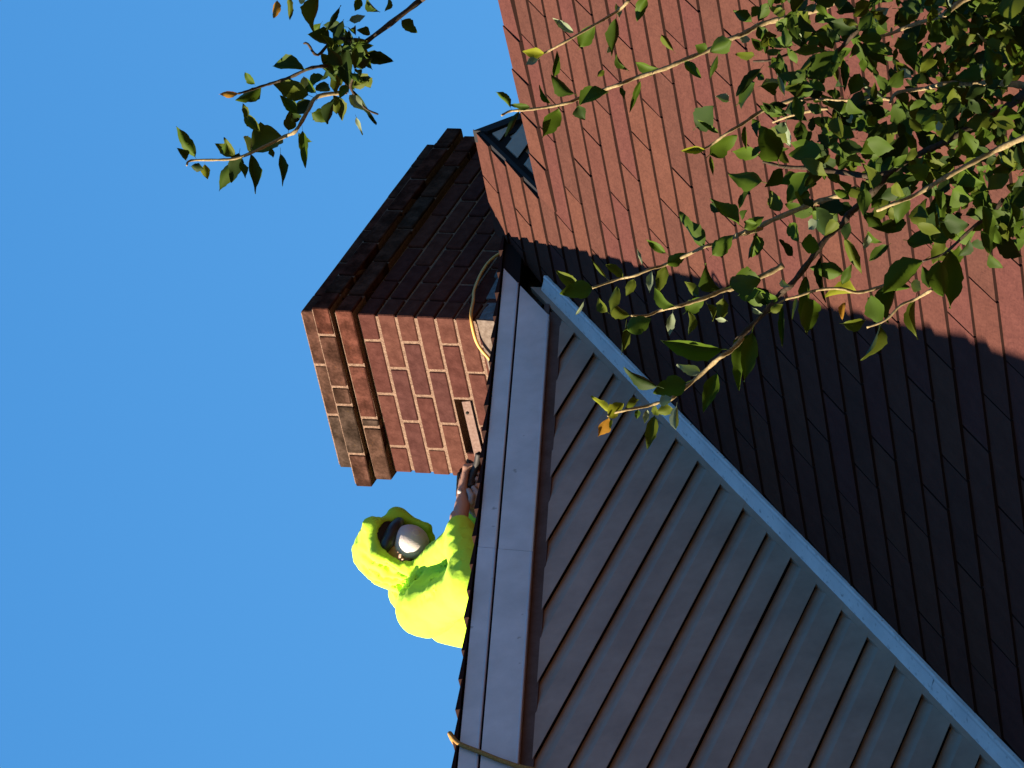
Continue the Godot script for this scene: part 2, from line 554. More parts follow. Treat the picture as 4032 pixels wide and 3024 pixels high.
	for k in 37:
		var z := HIGH_Z + 0.02 + k * 0.1277 / Ld
		var y := dormer_y(z) - 0.010
		var o := rng.randf_range(-0.004, 0.007)
		mesh_node("shingle", shingle_mesh(0.3, 0.1277, M.shingle[k % 5], 0.013), droof, Transform3D(bd.rotated(nd, rng.randf_range(-0.03, 0.03)), Vector3(EDGE_X + 0.008 + o - 0.15, y, z)))
	st = st_new()
	for k in 37:
		var z := HIGH_Z + 0.02 + k * 0.1277 / Ld
		for j in 21:
			var x := EDGE_X - 0.31 - 0.305 * j + (0.15 if k % 2 == 0 else 0.0) - 0.15
			st.append_from(shingle_mesh(0.2985, 0.1277, M.shingle[0], 0.009), 0, Transform3D(bd, Vector3(x, dormer_y(z) - 0.010, z)))
	tag(mesh_node("shingle_field", finish(st, M.shingle[1]), droof), "", "", "", "stuff")
	# fascia: a narrow upper strip and a wider board under it, both in two lengths that lap; the ends are cut along the main roof
	var cut := func(y): return -(y + 2.27 - 0.115) / PITCH_MAIN
	for b in [[-0.008, -0.0605, 0.0, 0.016], [-0.0685, -0.1695, 0.0, 0.020]]:
		for part in 2:
			st = st_new()
			var proud: float = 0.0022 * part
			var x1: float = EDGE_X + b[2] + proud
			var x0: float = EDGE_X - b[3]
			var seam: float = -6.66 - 0.01 * b[1]
			var zb: float = (seam if part == 0 else DORMER_Z + 0.34)
			var v := func(x, near, off):
				var z: float
				if near: z = zb
				elif part == 1: z = seam + 0.004
				else: z = (3.0764 + off + 2.27 - 0.115) / (RISE - PITCH_MAIN)
				return Vector3(x, 3.0764 + off - RISE * z, z)
			hexa(st, [v.call(x0, false, b[1]), v.call(x1, false, b[1]), v.call(x1, true, b[1]), v.call(x0, true, b[1]),
				v.call(x0, false, b[0]), v.call(x1, false, b[0]), v.call(x1, true, b[0]), v.call(x0, true, b[0])])
			# a rounded drip along the lower edge
			var lip := PackedVector3Array([v.call(x1 - 0.004, false, b[1] + 0.003), v.call(x1 - 0.004, true, b[1] + 0.003)])
			tube(st, lip, 0.0045, 0.0045, 8)
			mesh_node("fascia_board", finish(st, M.fascia), house)
	st = st_new()
	slab(st, EDGE_X - 0.034, EDGE_X - 0.0205, -7.9, dormer_y(-7.9) - 0.03, DORMER_Z + 0.33, dormer_y(DORMER_Z + 0.33) - 0.03, 0.11)
	mesh_node("fascia_backing", finish(st, M.dark_edge), house)
	st = st_new()
	var soff := func(x, z, o): return Vector3(x, 3.0764 + o - RISE * z, z)
	hexa(st, [soff.call(WALL_X, -7.9, -0.166), soff.call(EDGE_X - 0.014, -7.9, -0.166), soff.call(EDGE_X - 0.014, DORMER_Z + 0.3, -0.166), soff.call(WALL_X, DORMER_Z + 0.3, -0.166),
		soff.call(WALL_X, -7.9, -0.15), soff.call(EDGE_X - 0.014, -7.9, -0.15), soff.call(EDGE_X - 0.014, DORMER_Z + 0.3, -0.15), soff.call(WALL_X, DORMER_Z + 0.3, -0.15)])
	mesh_node("soffit", finish(st, M.soffit), house)
	st = st_new()     # the channel that takes the tops of the boards
	hexa(st, [soff.call(WALL_X, -7.87, -0.206), soff.call(WALL_X + 0.017, -7.87, -0.206), soff.call(WALL_X + 0.017, DORMER_Z, -0.206), soff.call(WALL_X, DORMER_Z, -0.206),
		soff.call(WALL_X, -7.87, -0.1665), soff.call(WALL_X + 0.017, -7.87, -0.1665), soff.call(WALL_X + 0.017, DORMER_Z, -0.1665), soff.call(WALL_X, DORMER_Z, -0.1665)])
	mesh_node("channel_trim", finish(st, M.soffit), house)
	st = st_new()     # the channel along the main roof, and the flashing lying on the shingles
	var ch := func(x, z, o): return Vector3(x, roof_y(z) + o, z)
	var zf := -8.0
	hexa(st, [ch.call(WALL_X, zf, 0.028), ch.call(WALL_X + 0.019, zf, 0.028), ch.call(WALL_X + 0.019, DORMER_Z, 0.028), ch.call(WALL_X, DORMER_Z, 0.028),
		ch.call(WALL_X, zf, 0.068), ch.call(WALL_X + 0.019, zf, 0.068), ch.call(WALL_X + 0.019, DORMER_Z, 0.068), ch.call(WALL_X, DORMER_Z, 0.068)])
	mesh_node("channel_trim", finish(st, M.siding), house)
	for part in 2:
		st = st_new()
		st.set_smooth_group(-1)
		var z0 := -7.985 if part == 0 else -6.245
		var z1 := -6.24 if part == 0 else DORMER_Z
		var up := 0.0025 * part
		var prof := [[WALL_X + 0.002, 0.046 + up], [WALL_X + 0.016, 0.044 + up], [WALL_X + 0.058, 0.026 + up], [WALL_X + 0.066, 0.026 + up], [WALL_X + 0.073, 0.022 + up], [WALL_X + 0.0725, 0.0115]]
		for i in prof.size() - 1:
			var p: Array = prof[i]
			var q: Array = prof[i + 1]
			var n := 12
			for k in n:
				var a := lerpf(z0, z1, float(k) / n)
				var b := lerpf(z0, z1, float(k + 1) / n)
				var wa := sin(a * 5.0) * 0.0012
				var wb := sin(b * 5.0) * 0.0012
				quad(st, ch.call(p[0], a, p[1] + wa), ch.call(p[0], b, p[1] + wb), ch.call(q[0], b, q[1] + wb), ch.call(q[0], a, q[1] + wa))
		for z in [z0, z1]:
			var s := -1.0 if z == z0 else 1.0
			for i in range(1, prof.size() - 1):
				var a: Vector3 = ch.call(prof[0][0], z, prof[0][1])
				var b: Vector3 = ch.call(prof[i][0], z, prof[i][1])
				var c: Vector3 = ch.call(prof[i + 1][0], z, prof[i + 1][1])
				if s < 0: tri(st, a, b, c)
				else: tri(st, a, c, b)
		mesh_node("flashing", finish(st, M.flashing), house)

func siding_board(st: SurfaceTool, x: float, y0: float, far: Callable, near: Callable, highest: float):
	# Dutch-lap profile: a proud flat face below, a cove above that runs under the next board; both ends follow the slopes
	var prof := [[0.001, 0.018], [0.0165, 0.0035], [0.0188, 0.0], [0.0192, 0.002], [0.0172, 0.060], [0.0142, 0.067], [0.0085, 0.076], [0.0055, 0.085], [0.0040, 0.094], [0.0035, 0.1025], [0.001, 0.1025]]
	st.set_smooth_group(-1)
	var ends := []
	for p in prof:
		var y: float = minf(y0 + p[1], highest)
		var a: float = far.call(y)
		var b: float = near.call(y)
		if b < a: b = a + 0.0001
		ends.append([Vector3(x + p[0], y, a), Vector3(x + p[0], y, b)])
	for i in prof.size() - 1:
		st.set_smooth_group(1 if i >= 4 and i < 9 else -1)
		quad(st, ends[i][0], ends[i + 1][0], ends[i + 1][1], ends[i][1])
	st.set_smooth_group(-1)
	for e in 2:
		for i in range(1, prof.size() - 1):
			if e == 0: tri(st, ends[0][0], ends[i + 1][0], ends[i][0])
			else: tri(st, ends[0][1], ends[i][1], ends[i + 1][1])

# -------------------------------------------------------------------------------------------- chimney
func build_chimney():
	var ch := thing("chimney", "tall brick chimney with stepped cap rising behind the dormer roof", "chimney", Vector3(BODY.x - 0.305, 5.2, BODY.z - 0.53))
	var wide := 0.61
	var deep := 1.066
	var fx := BODY.x
	var fz := BODY.z
	var core := st_new()
	var brick_mesh := {}
	# courses from the top: [rows above the shaft's top (negative = below), how far out, kind]
	var rows := []
	rows.append([3, -0.002, "b", true])
	rows.append([2, 0.040, "a", true])
	rows.append([1, 0.021, "b", true])
	for k in 10: rows.append([-k, 0.0, "ab"[k % 2], false])
	for row in rows:
		var k: int = row[0]
		var out: float = row[1]
		var y1: float = fy(k) - 0.0
		var y0: float = y1 - C
		var X1 := fx + out
		var X0 := fx - wide - out
		var Z1 := fz + out
		var Z0 := fz - deep - out
		var inset := 0.0045
		if k == -4:        # one brick of this course has been cut out of the front: the mortar behind it lies deeper
			box(core, Vector3(X0 + inset, y0, Z0 + inset), Vector3(X1 - inset, y1, Z1 - 0.075))
			box(core, Vector3(X0 + inset, y0, Z1 - 0.0752), Vector3(fx - 0.518, y1, Z1 - inset))
			box(core, Vector3(fx - 0.309, y0, Z1 - 0.0752), Vector3(X1 - inset, y1, Z1 - inset))
		else:
			var lift := 0.0062 if out > 0.01 else 0.0
			box(core, Vector3(X0 + 0.008, y0 + lift, Z0 + inset), Vector3(X1 - 0.008, y1, Z1 - inset))
			if lift > 0.0: box(core, Vector3(fx - wide + 0.012, y0 - 0.001, fz - deep + 0.012), Vector3(fx - 0.012, y1 - 0.01, fz - 0.012))
		var cap: bool = row[3]
		var fr := []       # joints along the front, metres from the right corner
		var sd := []       # ... along the right side, from the same corner
		var W := wide + 2.0 * out
		var D := deep + 2.0 * out
		if k == 3: fr = [0.0, 0.205, 0.40, W]
		elif k == 2: fr = [0.0, 0.102, 0.30, 0.37, 0.562, W]
		elif k == 1: fr = [0.0, 0.205, 0.41, 0.445, W]
		elif row[2] == "a": fr = [0.0, 0.1, 0.305, 0.51, W]
		else: fr = [0.0, 0.203, 0.407, W]
		var start: float = 0.203 if (row[2] == "a") else 0.1
		sd = [0.0]
		var s := start
		while s < D - 0.06:
			sd.append(s); s += 0.2035
		sd.append(D)
		# front and back; the brick at a corner belongs to the front in "b" courses and to the sides in "a" courses
		for face in 4:
			var js: Array = fr if face % 2 == 0 else sd
			for i in js.size() - 1:
				var a: float = js[i] + 0.005
				var b: float = js[i + 1] - 0.005
				if i == 0: a = 0.0
				if i == js.size() - 2: b = js[-1]
				if face % 2 == 1:          # the sides stop short of the front and back bricks
					if i == 0: a = 0.0975
					if i == js.size() - 2: b = js[-1] - 0.0975
				if b - a < 0.02: continue
				if k == -4 and face == 0 and i == 2: continue      # the missing brick
				var length := b - a
				var mid := (a + b) / 2
				var pos: Vector3
				var turn := 0.0
				var th := 0.0935
				match face:
					0: pos = Vector3(X1 - mid, 0, Z1 - th / 2)
					1:
						pos = Vector3(X1 - th / 2, 0, Z1 - mid)
						turn = PI / 2
					2: pos = Vector3(X1 - mid, 0, Z0 + th / 2)
					3:
						pos = Vector3(X0 + th / 2, 0, Z1 - mid)
						turn = PI / 2
				pos.y = y0 + C / 2 + 0.0005 + rng.randf_range(-0.0008, 0.0008)
				if face == 0: pos.z += rng.randf_range(-0.0012, 0.0012)
				elif face == 1: pos.x += rng.randf_range(-0.002, 0.002)
				var pal: Array = M.cap_brick if cap else M.brick
				var tone := rng.randi() % pal.size()
				if cap:       # the far half of the cap's front is sooty, the near bricks are clean
					tone = rng.randi() % 3
					if face == 0 and k > 1 and mid > 0.3 and mid < 0.56: tone = 3 + rng.randi() % 2
					elif face == 0 and k == 1 and mid > 0.35: tone = 2 + rng.randi() % 3
					elif face > 0: tone = rng.randi() % 5
				var key := "%s%d_%d" % [("c" if cap else "s"), tone, roundi(length * 200)]
				if not brick_mesh.has(key):
					brick_mesh[key] = bevel_box(Vector3(length, C - 0.0105, th), 0.003, 0.0014, pal[tone])
				mesh_node("brick", brick_mesh[key], ch, Transform3D(Basis(Vector3.UP, turn).rotated(Vector3.FORWARD, rng.randf_range(-0.004, 0.004)), pos))
	box(core, Vector3(fx - wide + 0.004, 4.9, fz - deep + 0.004), Vector3(fx - 0.004, fy(-9) - C, fz - 0.004))
	mesh_node("mortar", finish(core, M.mortar), ch)
	# mortar wash on top
	var st := st_new()
	var ty := fy(3)
	var ins := 0.03
	hexa(st, [Vector3(fx - wide + 0.012, ty, fz - deep + 0.012), Vector3(fx - 0.012, ty, fz - deep + 0.012), Vector3(fx - 0.012, ty, fz - 0.012), Vector3(fx - wide + 0.012, ty, fz - 0.012),
		Vector3(fx - wide + 0.16, ty + ins, fz - deep + 0.16), Vector3(fx - 0.16, ty + ins, fz - deep + 0.16), Vector3(fx - 0.16, ty + ins, fz - 0.16), Vector3(fx - wide + 0.16, ty + ins, fz - 0.16)])
	mesh_node("mortar_cap", finish(st, M.mortar), ch)
	# base flashing: apron across the front, stepped sheet along the side
	st = st_new()
	var fl := 0.004
	hexa(st, [Vector3(fx - wide - fl, 5.70, fz - 0.002), Vector3(fx + fl, 5.70, fz - 0.002), Vector3(fx + fl, 5.70, fz + 0.012), Vector3(fx - wide - fl, 5.70, fz + 0.012),
		Vector3(fx - wide - fl, 5.845, fz - 0.002), Vector3(fx + fl, 5.862, fz - 0.002), Vector3(fx + fl, 5.862, fz + 0.005), Vector3(fx - wide - fl, 5.845, fz + 0.005)])
	mesh_node("flashing", finish(st, M.apron), ch)
	for k in 3:
		st = st_new()
		var za := fz + 0.004 - k * 0.125
		var zb := za - 0.14
		var o := 0.004 + 0.0015 * k
		var ta := 5.858 + 0.022 * k
		var tb := ta + 0.012
		hexa(st, [Vector3(fx - 0.002, 5.68, zb), Vector3(fx + o, 5.68, zb), Vector3(fx + o, 5.68, za), Vector3(fx - 0.002, 5.68, za),
			Vector3(fx - 0.002, tb, zb), Vector3(fx + o - 0.003, tb, zb), Vector3(fx + o - 0.003, ta, za), Vector3(fx - 0.002, ta, za)])
		mesh_node("flashing", finish(st, M.lead), ch)

func fy(k: int) -> float:          # top of a course; 0 is the first of the shaft, 1 to 3 the cap's
	return BODY.y + 0.004 + (k + 1) * C

func build_tool():
	var t := thing("chisel", "long pale flat bar with dark grip set into the gap of a missing chimney brick", "tool", BODY + Vector3(-0.42, -0.24, -0.02))
	var a := BODY + Vector3(-0.318, -0.238, -0.010)
	var b := BODY + Vector3(-0.528, -0.243, -0.004)
	var st := st_new()
	var ax := (b - a).normalized()
	var up := Vector3(0, 1, 0.25).normalized()
	up = (up - ax * up.dot(ax)).normalized()
	var n := ax.cross(up)
	var hw := 0.0135
	var p := []
	var v := func(t_, s, d): return a.lerp(b, t_) + up * hw * s + n * 0.003 * d
	hexa(st, [v.call(0, -1, 1), v.call(1, -1, 1), v.call(1, -1, -1), v.call(0, -1, -1), v.call(0, 1, 1), v.call(1, 1, 1), v.call(1, 1, -1), v.call(0, 1, -1)])
	mesh_node("blade", finish(st, M.tool_bar), t)
	for s in [0.2, 0.93]:
		st = st_new()
		var c := a.lerp(b, s) + up * (0.004 if s < 0.5 else -0.003)
		tube(st, PackedVector3Array([c - n * 0.0045, c + n * 0.0045]), 0.0055, 0.0055, 10)
		mesh_node("rivet", finish(st, M.strap), t)
	st = st_new()
	var g := grip_points()
	tube(st, smooth_path([b + Vector3(0.012, 0, 0), g[0].lerp(b, 0.7), g[0], g[1]], 6), 0.010, 0.0135, 10)
	mesh_node("grip", finish(st, M.tool_grip), t)

func grip_points() -> Array:
	return [w3(1322, -50, -7.935), w3(1316, 40, -7.905)]

# -------------------------------------------------------------------------------------------- surface nets
class Field:
	var caps := []       # [a, b - a, |b - a|^2, ra, rb]
	var balls := []      # [centre, inverse basis scaled to the radii, smallest radius]
	var cuts := []       # the same, taken away
	var k := 0.03
	var wrinkle: FastNoiseLite
	var amount := 0.0
	var crease_at := Vector3.ZERO
	var crease := Basis.IDENTITY
	var crease_amount := 0.0
	var folds := []      # [centre, reach, across, spacing, depth]: narrow grooves side by side
	func cap(a: Vector3, b: Vector3, ra: float, rb: float):
		caps.append([a, b - a, maxf((b - a).length_squared(), 1e-9), ra, rb])
	func ball(c: Vector3, basis_: Basis, radii: Vector3, cut := false):
		var e := [c, (basis_ * Basis.from_scale(radii)).inverse(), minf(radii.x, minf(radii.y, radii.z))]
		if cut: cuts.append(e)
		else: balls.append(e)
	func value(p: Vector3) -> float:
		var d := 1e9
		for c in caps:
			var q: Vector3 = p - c[0]
			var t: float = clampf(q.dot(c[1]) / c[2], 0.0, 1.0)
			var e: float = (q - c[1] * t).length() - lerpf(c[3], c[4], t)
			var h: float = maxf(k - absf(d - e), 0.0) / k
			d = minf(d, e) - h * h * k * 0.25
		for c in balls:
			var q: Vector3 = c[1] * (p - c[0])
			var e: float = (q.length() - 1.0) * c[2]
			var h: float = maxf(k - absf(d - e), 0.0) / k
			d = minf(d, e) - h * h * k * 0.25
		if amount > 0.0 and absf(d) < 0.05:
			d += wrinkle.get_noise_3dv(p) * amount
			for e in folds:
				var o: Vector3 = p - e[0]
				var w := 1.0 - smoothstep(e[1] * 0.45, e[1], o.length())
				if w > 0.0:
					var g := 1.0 - absf(sin(o.dot(e[2]) * PI / e[3] + wrinkle.get_noise_3dv(p * 0.8) * 2.6))
					d += w * e[4] * (g * g - 0.15)
			var q := p - crease_at
			var near := 1.0 - smoothstep(0.17, 0.26, q.length())
			if near > 0.0: d += near * crease_amount * (absf(wrinkle.get_noise_3dv((crease * q) + Vector3.ONE * 3.0)) - 0.12)
		for c in cuts:
			var q: Vector3 = c[1] * (p - c[0])
			d = maxf(d, -(q.length() - 1.0) * c[2])
		return d

func surface_net(st: SurfaceTool, f: Field, lo: Vector3, hi: Vector3, cell: float):
	var n := Vector3i(((hi - lo) / cell).ceil()) + Vector3i.ONE
	var vals := PackedFloat32Array()
	vals.resize(n.x * n.y * n.z)
	# a coarse pass first, so that only cells near the surface are worked out
	var step := 4
	var cn := Vector3i(n.x / step + 2, n.y / step + 2, n.z / step + 2)
	var coarse := PackedFloat32Array()
	coarse.resize(cn.x * cn.y * cn.z)
	for z in cn.z:
		for y in cn.y:
			for x in cn.x:
				coarse[x + cn.x * (y + cn.y * z)] = f.value(lo + Vector3(x, y, z) * cell * step)
	var reach := cell * step * 2.2
	for z in n.z:
		for y in n.y:
			for x in n.x:
				var c := coarse[x / step + cn.x * (y / step + cn.y * (z / step))]
				vals[x + n.x * (y + n.y * z)] = f.value(lo + Vector3(x, y, z) * cell) if absf(c) < reach else c
	var index := {}
	var verts := []
	var off := [0, 1, n.x, n.x + 1, n.x * n.y, n.x * n.y + 1, n.x * n.y + n.x, n.x * n.y + n.x + 1]
	var corners := [Vector3(0, 0, 0), Vector3(1, 0, 0), Vector3(0, 1, 0), Vector3(1, 1, 0), Vector3(0, 0, 1), Vector3(1, 0, 1), Vector3(0, 1, 1), Vector3(1, 1, 1)]
	var edges := [[0, 1], [2, 3], [4, 5], [6, 7], [0, 2], [1, 3], [4, 6], [5, 7], [0, 4], [1, 5], [2, 6], [3, 7]]
	for z in n.z - 1:
		for y in n.y - 1:
			for x in n.x - 1:
				var i := x + n.x * (y + n.y * z)
				var m := 0
				for c in 8:
					if vals[i + off[c]] < 0.0: m += 1
				if m == 0 or m == 8: continue
				var s := Vector3.ZERO
				var cnt := 0
				for e in edges:
					var a := vals[i + off[e[0]]]
					var b := vals[i + off[e[1]]]
					if (a < 0.0) != (b < 0.0):
						var va: Vector3 = corners[e[0]]
						var vb: Vector3 = corners[e[1]]
						s += va.lerp(vb, a / (a - b))
						cnt += 1
				index[i] = verts.size()
				verts.append(lo + (Vector3(x, y, z) + s / cnt) * cell)
	st.set_smooth_group(0)
	var dirs := [1, n.x, n.x * n.y]
	for i in index:
		var p := Vector3i(i % n.x, (i / n.x) % n.y, i / (n.x * n.y))
		for d in 3:
			var d1: int = dirs[(d + 1) % 3]
			var d2: int = dirs[(d + 2) % 3]
			if p[(d + 1) % 3] == 0 or p[(d + 2) % 3] == 0: continue
			var a := vals[i]
			var b := vals[i + dirs[d]]
			if (a < 0.0) == (b < 0.0): continue
			if not (index.has(i - d1) and index.has(i - d2) and index.has(i - d1 - d2)): continue
			var q := [verts[index[i]], verts[index[i - d1]], verts[index[i - d1 - d2]], verts[index[i - d2]]]
			if a < 0.0: quad(st, q[0], q[1], q[2], q[3])
			else: quad(st, q[3], q[2], q[1], q[0])

func field_mesh(f: Field, lo: Vector3, hi: Vector3, cell: float, m: Material) -> ArrayMesh:
	var st := st_new()
	surface_net(st, f, lo, hi, cell)
	st.index()
	st.generate_normals()
	st.set_material(m)
	return st.commit()

# -------------------------------------------------------------------------------------------- the worker
func hand_field(f: Field, g: Vector3, axis: Vector3, wrist: Vector3, bar: float, flip: float):
	# a hand closed round a bar through g along axis; the wrist lies to one side
	var p := wrist - g
	p = (p - axis * p.dot(axis)).normalized()
	var t := axis.cross(p) * flip
	var knuckle := g + p * (bar + 0.021) + t * 0.020
	for i in 4:
		var along: float = 0.033 - 0.022 * i
		var fr: float = [0.0088, 0.0092, 0.0088, 0.0078][i]
		f.cap(wrist + axis * along * 0.55 + p * -0.002, g + axis * along + p * (bar + 0.017) + t * 0.014, 0.017, 0.0125)
		var last := g + axis * along + p * (bar + 0.017) + t * 0.014
		var rad := bar + fr * 0.9
		var ends: Array = [70.0, 128.0, [188.0, 200.0, 194.0, 180.0][i]]
		for a in ends:
			var q := g + axis * (along - 0.001 * i) + (p * cos(deg_to_rad(a)) + t * sin(deg_to_rad(a))) * rad
			f.cap(last, q, fr * 1.05, fr * 0.92)
			last = q
	# thumb: leaves the side of the palm near the wrist and closes from the other side
	var base := wrist.lerp(knuckle, 0.35) + axis * 0.022 - t * 0.008
	var q1 := g + axis * 0.045 + (p * cos(-0.9) + t * sin(-0.9)) * (bar + 0.012)
	var q2 := g + axis * 0.052 + (p * cos(-2.0) + t * sin(-2.0)) * (bar + 0.010)
	f.cap(wrist + axis * 0.012, base, 0.018, 0.0145)
	f.cap(base, q1, 0.013, 0.0108)
	f.cap(q1, q2, 0.0105, 0.0085)

func surface_hit(f: Field, p: Vector3) -> Vector3:     # the first point of a field's surface on the way from the street through p
	var d := (p - EYE).normalized()
	var q := p - d * 0.3
	for i in 60:
		var v := f.value(q)
		if v < 0.002: break
		q += d * minf(v, 0.03) * 0.7
	return q

func build_person():
	var head := w3(590, 640, -7.86)
	var F := Vector3(0.79, -0.55, 0.06).normalized()       # where the face looks
	var R := F.cross(Vector3.UP).normalized()              # the person's right, towards the street
	var U := R.cross(F).normalized()
	var hb := Basis(R, U, -F)
	var sr := w3(900, 1170, -7.70)
	var sl := w3(800, 1000, -8.06)
	var chest := w3(1150, 1120, -7.88)
	var hip := chest + Vector3(-0.05, -0.30, 0.02)
	var neck := w3(800, 950, -7.89)
	var er := w3(1330, 960, -7.60)
	var wr := w3(1185, 330, -7.80)
	var el := w3(1480, 780, -8.0)
	var wl := w3(1420, 330, -7.93)
	var person := thing("person", "person in hooded bright yellow jacket and white dust mask crouching at the chimney", "person", Vector3(hip.x, dormer_y(hip.z), hip.z))
	# body: one continuous surface, with finer grids for the head and the hands
	var g := grip_points()
	var axis: Vector3 = (g[0] - g[1]).normalized()
	var grip: Vector3 = g[0].lerp(g[1], 0.55)
	var f := Field.new()
	f.k = 0.03
	var kr := Vector3(hip.x + 0.32, dormer_y(hip.z + 0.12) + 0.07, hip.z + 0.16)
	var kl := Vector3(hip.x + 0.32, dormer_y(hip.z - 0.16) + 0.07, hip.z - 0.14)
	f.cap(hip, chest, 0.115, 0.10)
	f.cap(sr, sl, 0.055, 0.055)
	f.cap(neck, head - F * 0.02, 0.05, 0.05)
	f.cap(sr, er, 0.048, 0.04); f.cap(er, wr, 0.04, 0.028)
	f.cap(sl, el, 0.048, 0.04); f.cap(el, wl, 0.04, 0.028)
	for s in [[kr, 0.09], [kl, -0.09]]:
		var h: Vector3 = hip + Vector3(0, -0.02, s[1])
		f.cap(h, s[0], 0.085, 0.055)
		f.cap(s[0], Vector3(s[0].x - 0.42, dormer_y(s[0].z) + 0.06, s[0].z), 0.055, 0.038)
		f.cap(Vector3(s[0].x - 0.42, dormer_y(s[0].z) + 0.06, s[0].z), Vector3(s[0].x - 0.5, dormer_y(s[0].z) + 0.03, s[0].z), 0.04, 0.03)
	var st := st_new()
	surface_net(st, f, Vector3(-7.1, 5.6, -8.35), Vector3(-5.8, 6.5, -7.35), 0.016)
	var hf := Field.new()          # head and face
	hf.k = 0.02
	hf.ball(head + U * 0.03 - F * 0.012, hb, Vector3(0.074, 0.088, 0.094))
	hf.ball(head - U * 0.035 + F * 0.022, hb, Vector3(0.058, 0.075, 0.068))
	hf.cap(head + F * 0.088 + U * 0.012, head + F * 0.108 - U * 0.026, 0.009, 0.014)     # nose
	hf.cap(head + F * 0.082 + U * 0.03 - R * 0.03, head + F * 0.082 + U * 0.03 + R * 0.03, 0.012, 0.012)   # brow
	hf.cap(head + F * 0.085 - U * 0.055 - R * 0.018, head + F * 0.085 - U * 0.055 + R * 0.018, 0.008, 0.008)  # lips
	hf.cap(head + F * 0.072 - U * 0.092, head + F * 0.07 - U * 0.096, 0.022, 0.022)      # chin
	for s in [-1.0, 1.0]:
		hf.ball(head + R * s * 0.074 - F * 0.015 - U * 0.005, hb, Vector3(0.010, 0.030, 0.018))
	surface_net(st, hf, head - Vector3.ONE * 0.15, head + Vector3.ONE * 0.15, 0.005)
	var rf := Field.new()
	rf.k = 0.008
	hand_field(rf, grip, axis, wr + (grip - wr) * 0.34, 0.0135, -1.0)
	rf.cap(wr + (wr - er).normalized() * -0.03, wr + (grip - wr) * 0.34, 0.028, 0.024)
	surface_net(st, rf, grip - Vector3.ONE * 0.13, grip + Vector3.ONE * 0.13, 0.004)
	st.index()
	st.generate_normals()
	st.set_material(M.skin)
	mesh_node("body", st.commit(), person)
	# the jacket with its hood
	var j := Field.new()
	j.k = 0.04
	j.wrinkle = FastNoiseLite.new()
	j.wrinkle.seed = 5
	j.wrinkle.frequency = 9.0
	j.wrinkle.fractal_octaves = 3
	j.wrinkle.domain_warp_enabled = true
	j.wrinkle.domain_warp_amplitude = 0.06
	j.wrinkle.domain_warp_frequency = 5.0
	j.amount = 0.007
	j.crease_at = head
	j.crease_amount = 0.01
	j.crease = Basis.from_scale(Vector3(0.8, 0.22, 1.7)) * hb.inverse()
	j.cap(hip, chest, 0.15, 0.128)
	j.cap(chest, neck.lerp(chest, 0.45), 0.128, 0.09)
	j.cap(sr, sl, 0.090, 0.08)
	j.cap(sr, er, 0.088, 0.07)
	j.cap(er, er.lerp(wr, 0.80), 0.074, 0.05)
	j.cap(w3(960, 800, -7.82), w3(1160, 620, -7.76), 0.075, 0.06)
	j.cap(sl, el, 0.085, 0.07)
	j.cap(el, el.lerp(wl, 0.97), 0.072, 0.05)
	j.cap(neck, head - F * 0.035 - U * 0.03, 0.070, 0.076)
	j.ball(head - F * 0.025 + U * 0.012, hb, Vector3(0.098, 0.108, 0.110))
	j.cap(head + F * 0.06 + U * 0.102, head - F * 0.07 + U * 0.078, 0.014, 0.04)      # the hood's peak
	for s in [-1.0, 1.0]:                                                             # its rim
		j.cap(head + F * 0.06 + U * 0.106, head + F * 0.055 + U * 0.04 + R * s * 0.098, 0.013, 0.012)
		j.cap(head + F * 0.055 + U * 0.04 + R * s * 0.098, head + F * 0.055 - U * 0.09 + R * s * 0.078, 0.012, 0.016)
		if s < 0.0: j.cap(head + F * 0.06 + U * 0.06 + R * s * 0.10, head + F * 0.085 - U * 0.055 + R * s * 0.088, 0.015, 0.012)
	j.ball(head + F * 0.088 - U * 0.016, hb, Vector3(0.080, 0.094, 0.096), true)
	j.folds = [[head + R * 0.09 - F * 0.03 - U * 0.02, 0.13, (F + U * 0.15).normalized(), 0.034, 0.021],
		[w3(1040, 930, -7.66), 0.10, (cam_right * 0.75 + cam_up * 0.66).normalized(), 0.036, 0.02],
		[er.lerp(wr, 0.55), 0.13, (wr - er).normalized(), 0.042, 0.006],
		[w3(800, 900, -7.75), 0.10, (cam_right * 0.6 + cam_up * 0.8).normalized(), 0.045, 0.013]]
	var js := st_new()
	surface_net(js, j, Vector3(-6.75, 5.68, -8.28), Vector3(-5.88, 6.52, -7.42), 0.009)
	js.index()
	js.generate_normals()
	js.set_material(M.jacket)
	mesh_node("jacket", js.commit(), person)
	# trousers
	var tf := Field.new()
	tf.k = 0.04
	for s in [[kr, 0.09], [kl, -0.09]]:
		var h: Vector3 = hip + Vector3(0, -0.02, s[1])
		tf.cap(h, s[0], 0.1, 0.07)
		tf.cap(s[0], Vector3(s[0].x - 0.38, dormer_y(s[0].z) + 0.065, s[0].z), 0.068, 0.052)
	tf.cap(hip + Vector3(0, 0, 0.07), hip - Vector3(0, 0, 0.07), 0.13, 0.13)
	mesh_node("trousers", field_mesh(tf, Vector3(-7.05, 5.6, -8.3), Vector3(-6.0, 6.15, -7.35), 0.016, M.trouser), person)
	# mask, goggles, beard
	var mf := Field.new()
	mf.k = 0.015
	mf.ball(head + F * 0.082 - U * 0.035, hb, Vector3(0.056, 0.061, 0.054))
	mesh_node("dust_mask", field_mesh(mf, head + F * 0.08 - Vector3.ONE * 0.12, head + F * 0.08 + Vector3.ONE * 0.11, 0.005, M.mask), person)
	st = st_new()
	var mc := head + F * 0.128 - U * 0.035
	tube(st, PackedVector3Array([mc - F * 0.012, mc + F * 0.002, mc + F * 0.007]), 0.022, 0.014, 14)
	mesh_node("mask_valve", finish(st, M.mask_mid), person)
	var gf := Field.new()
	gf.k = 0.012
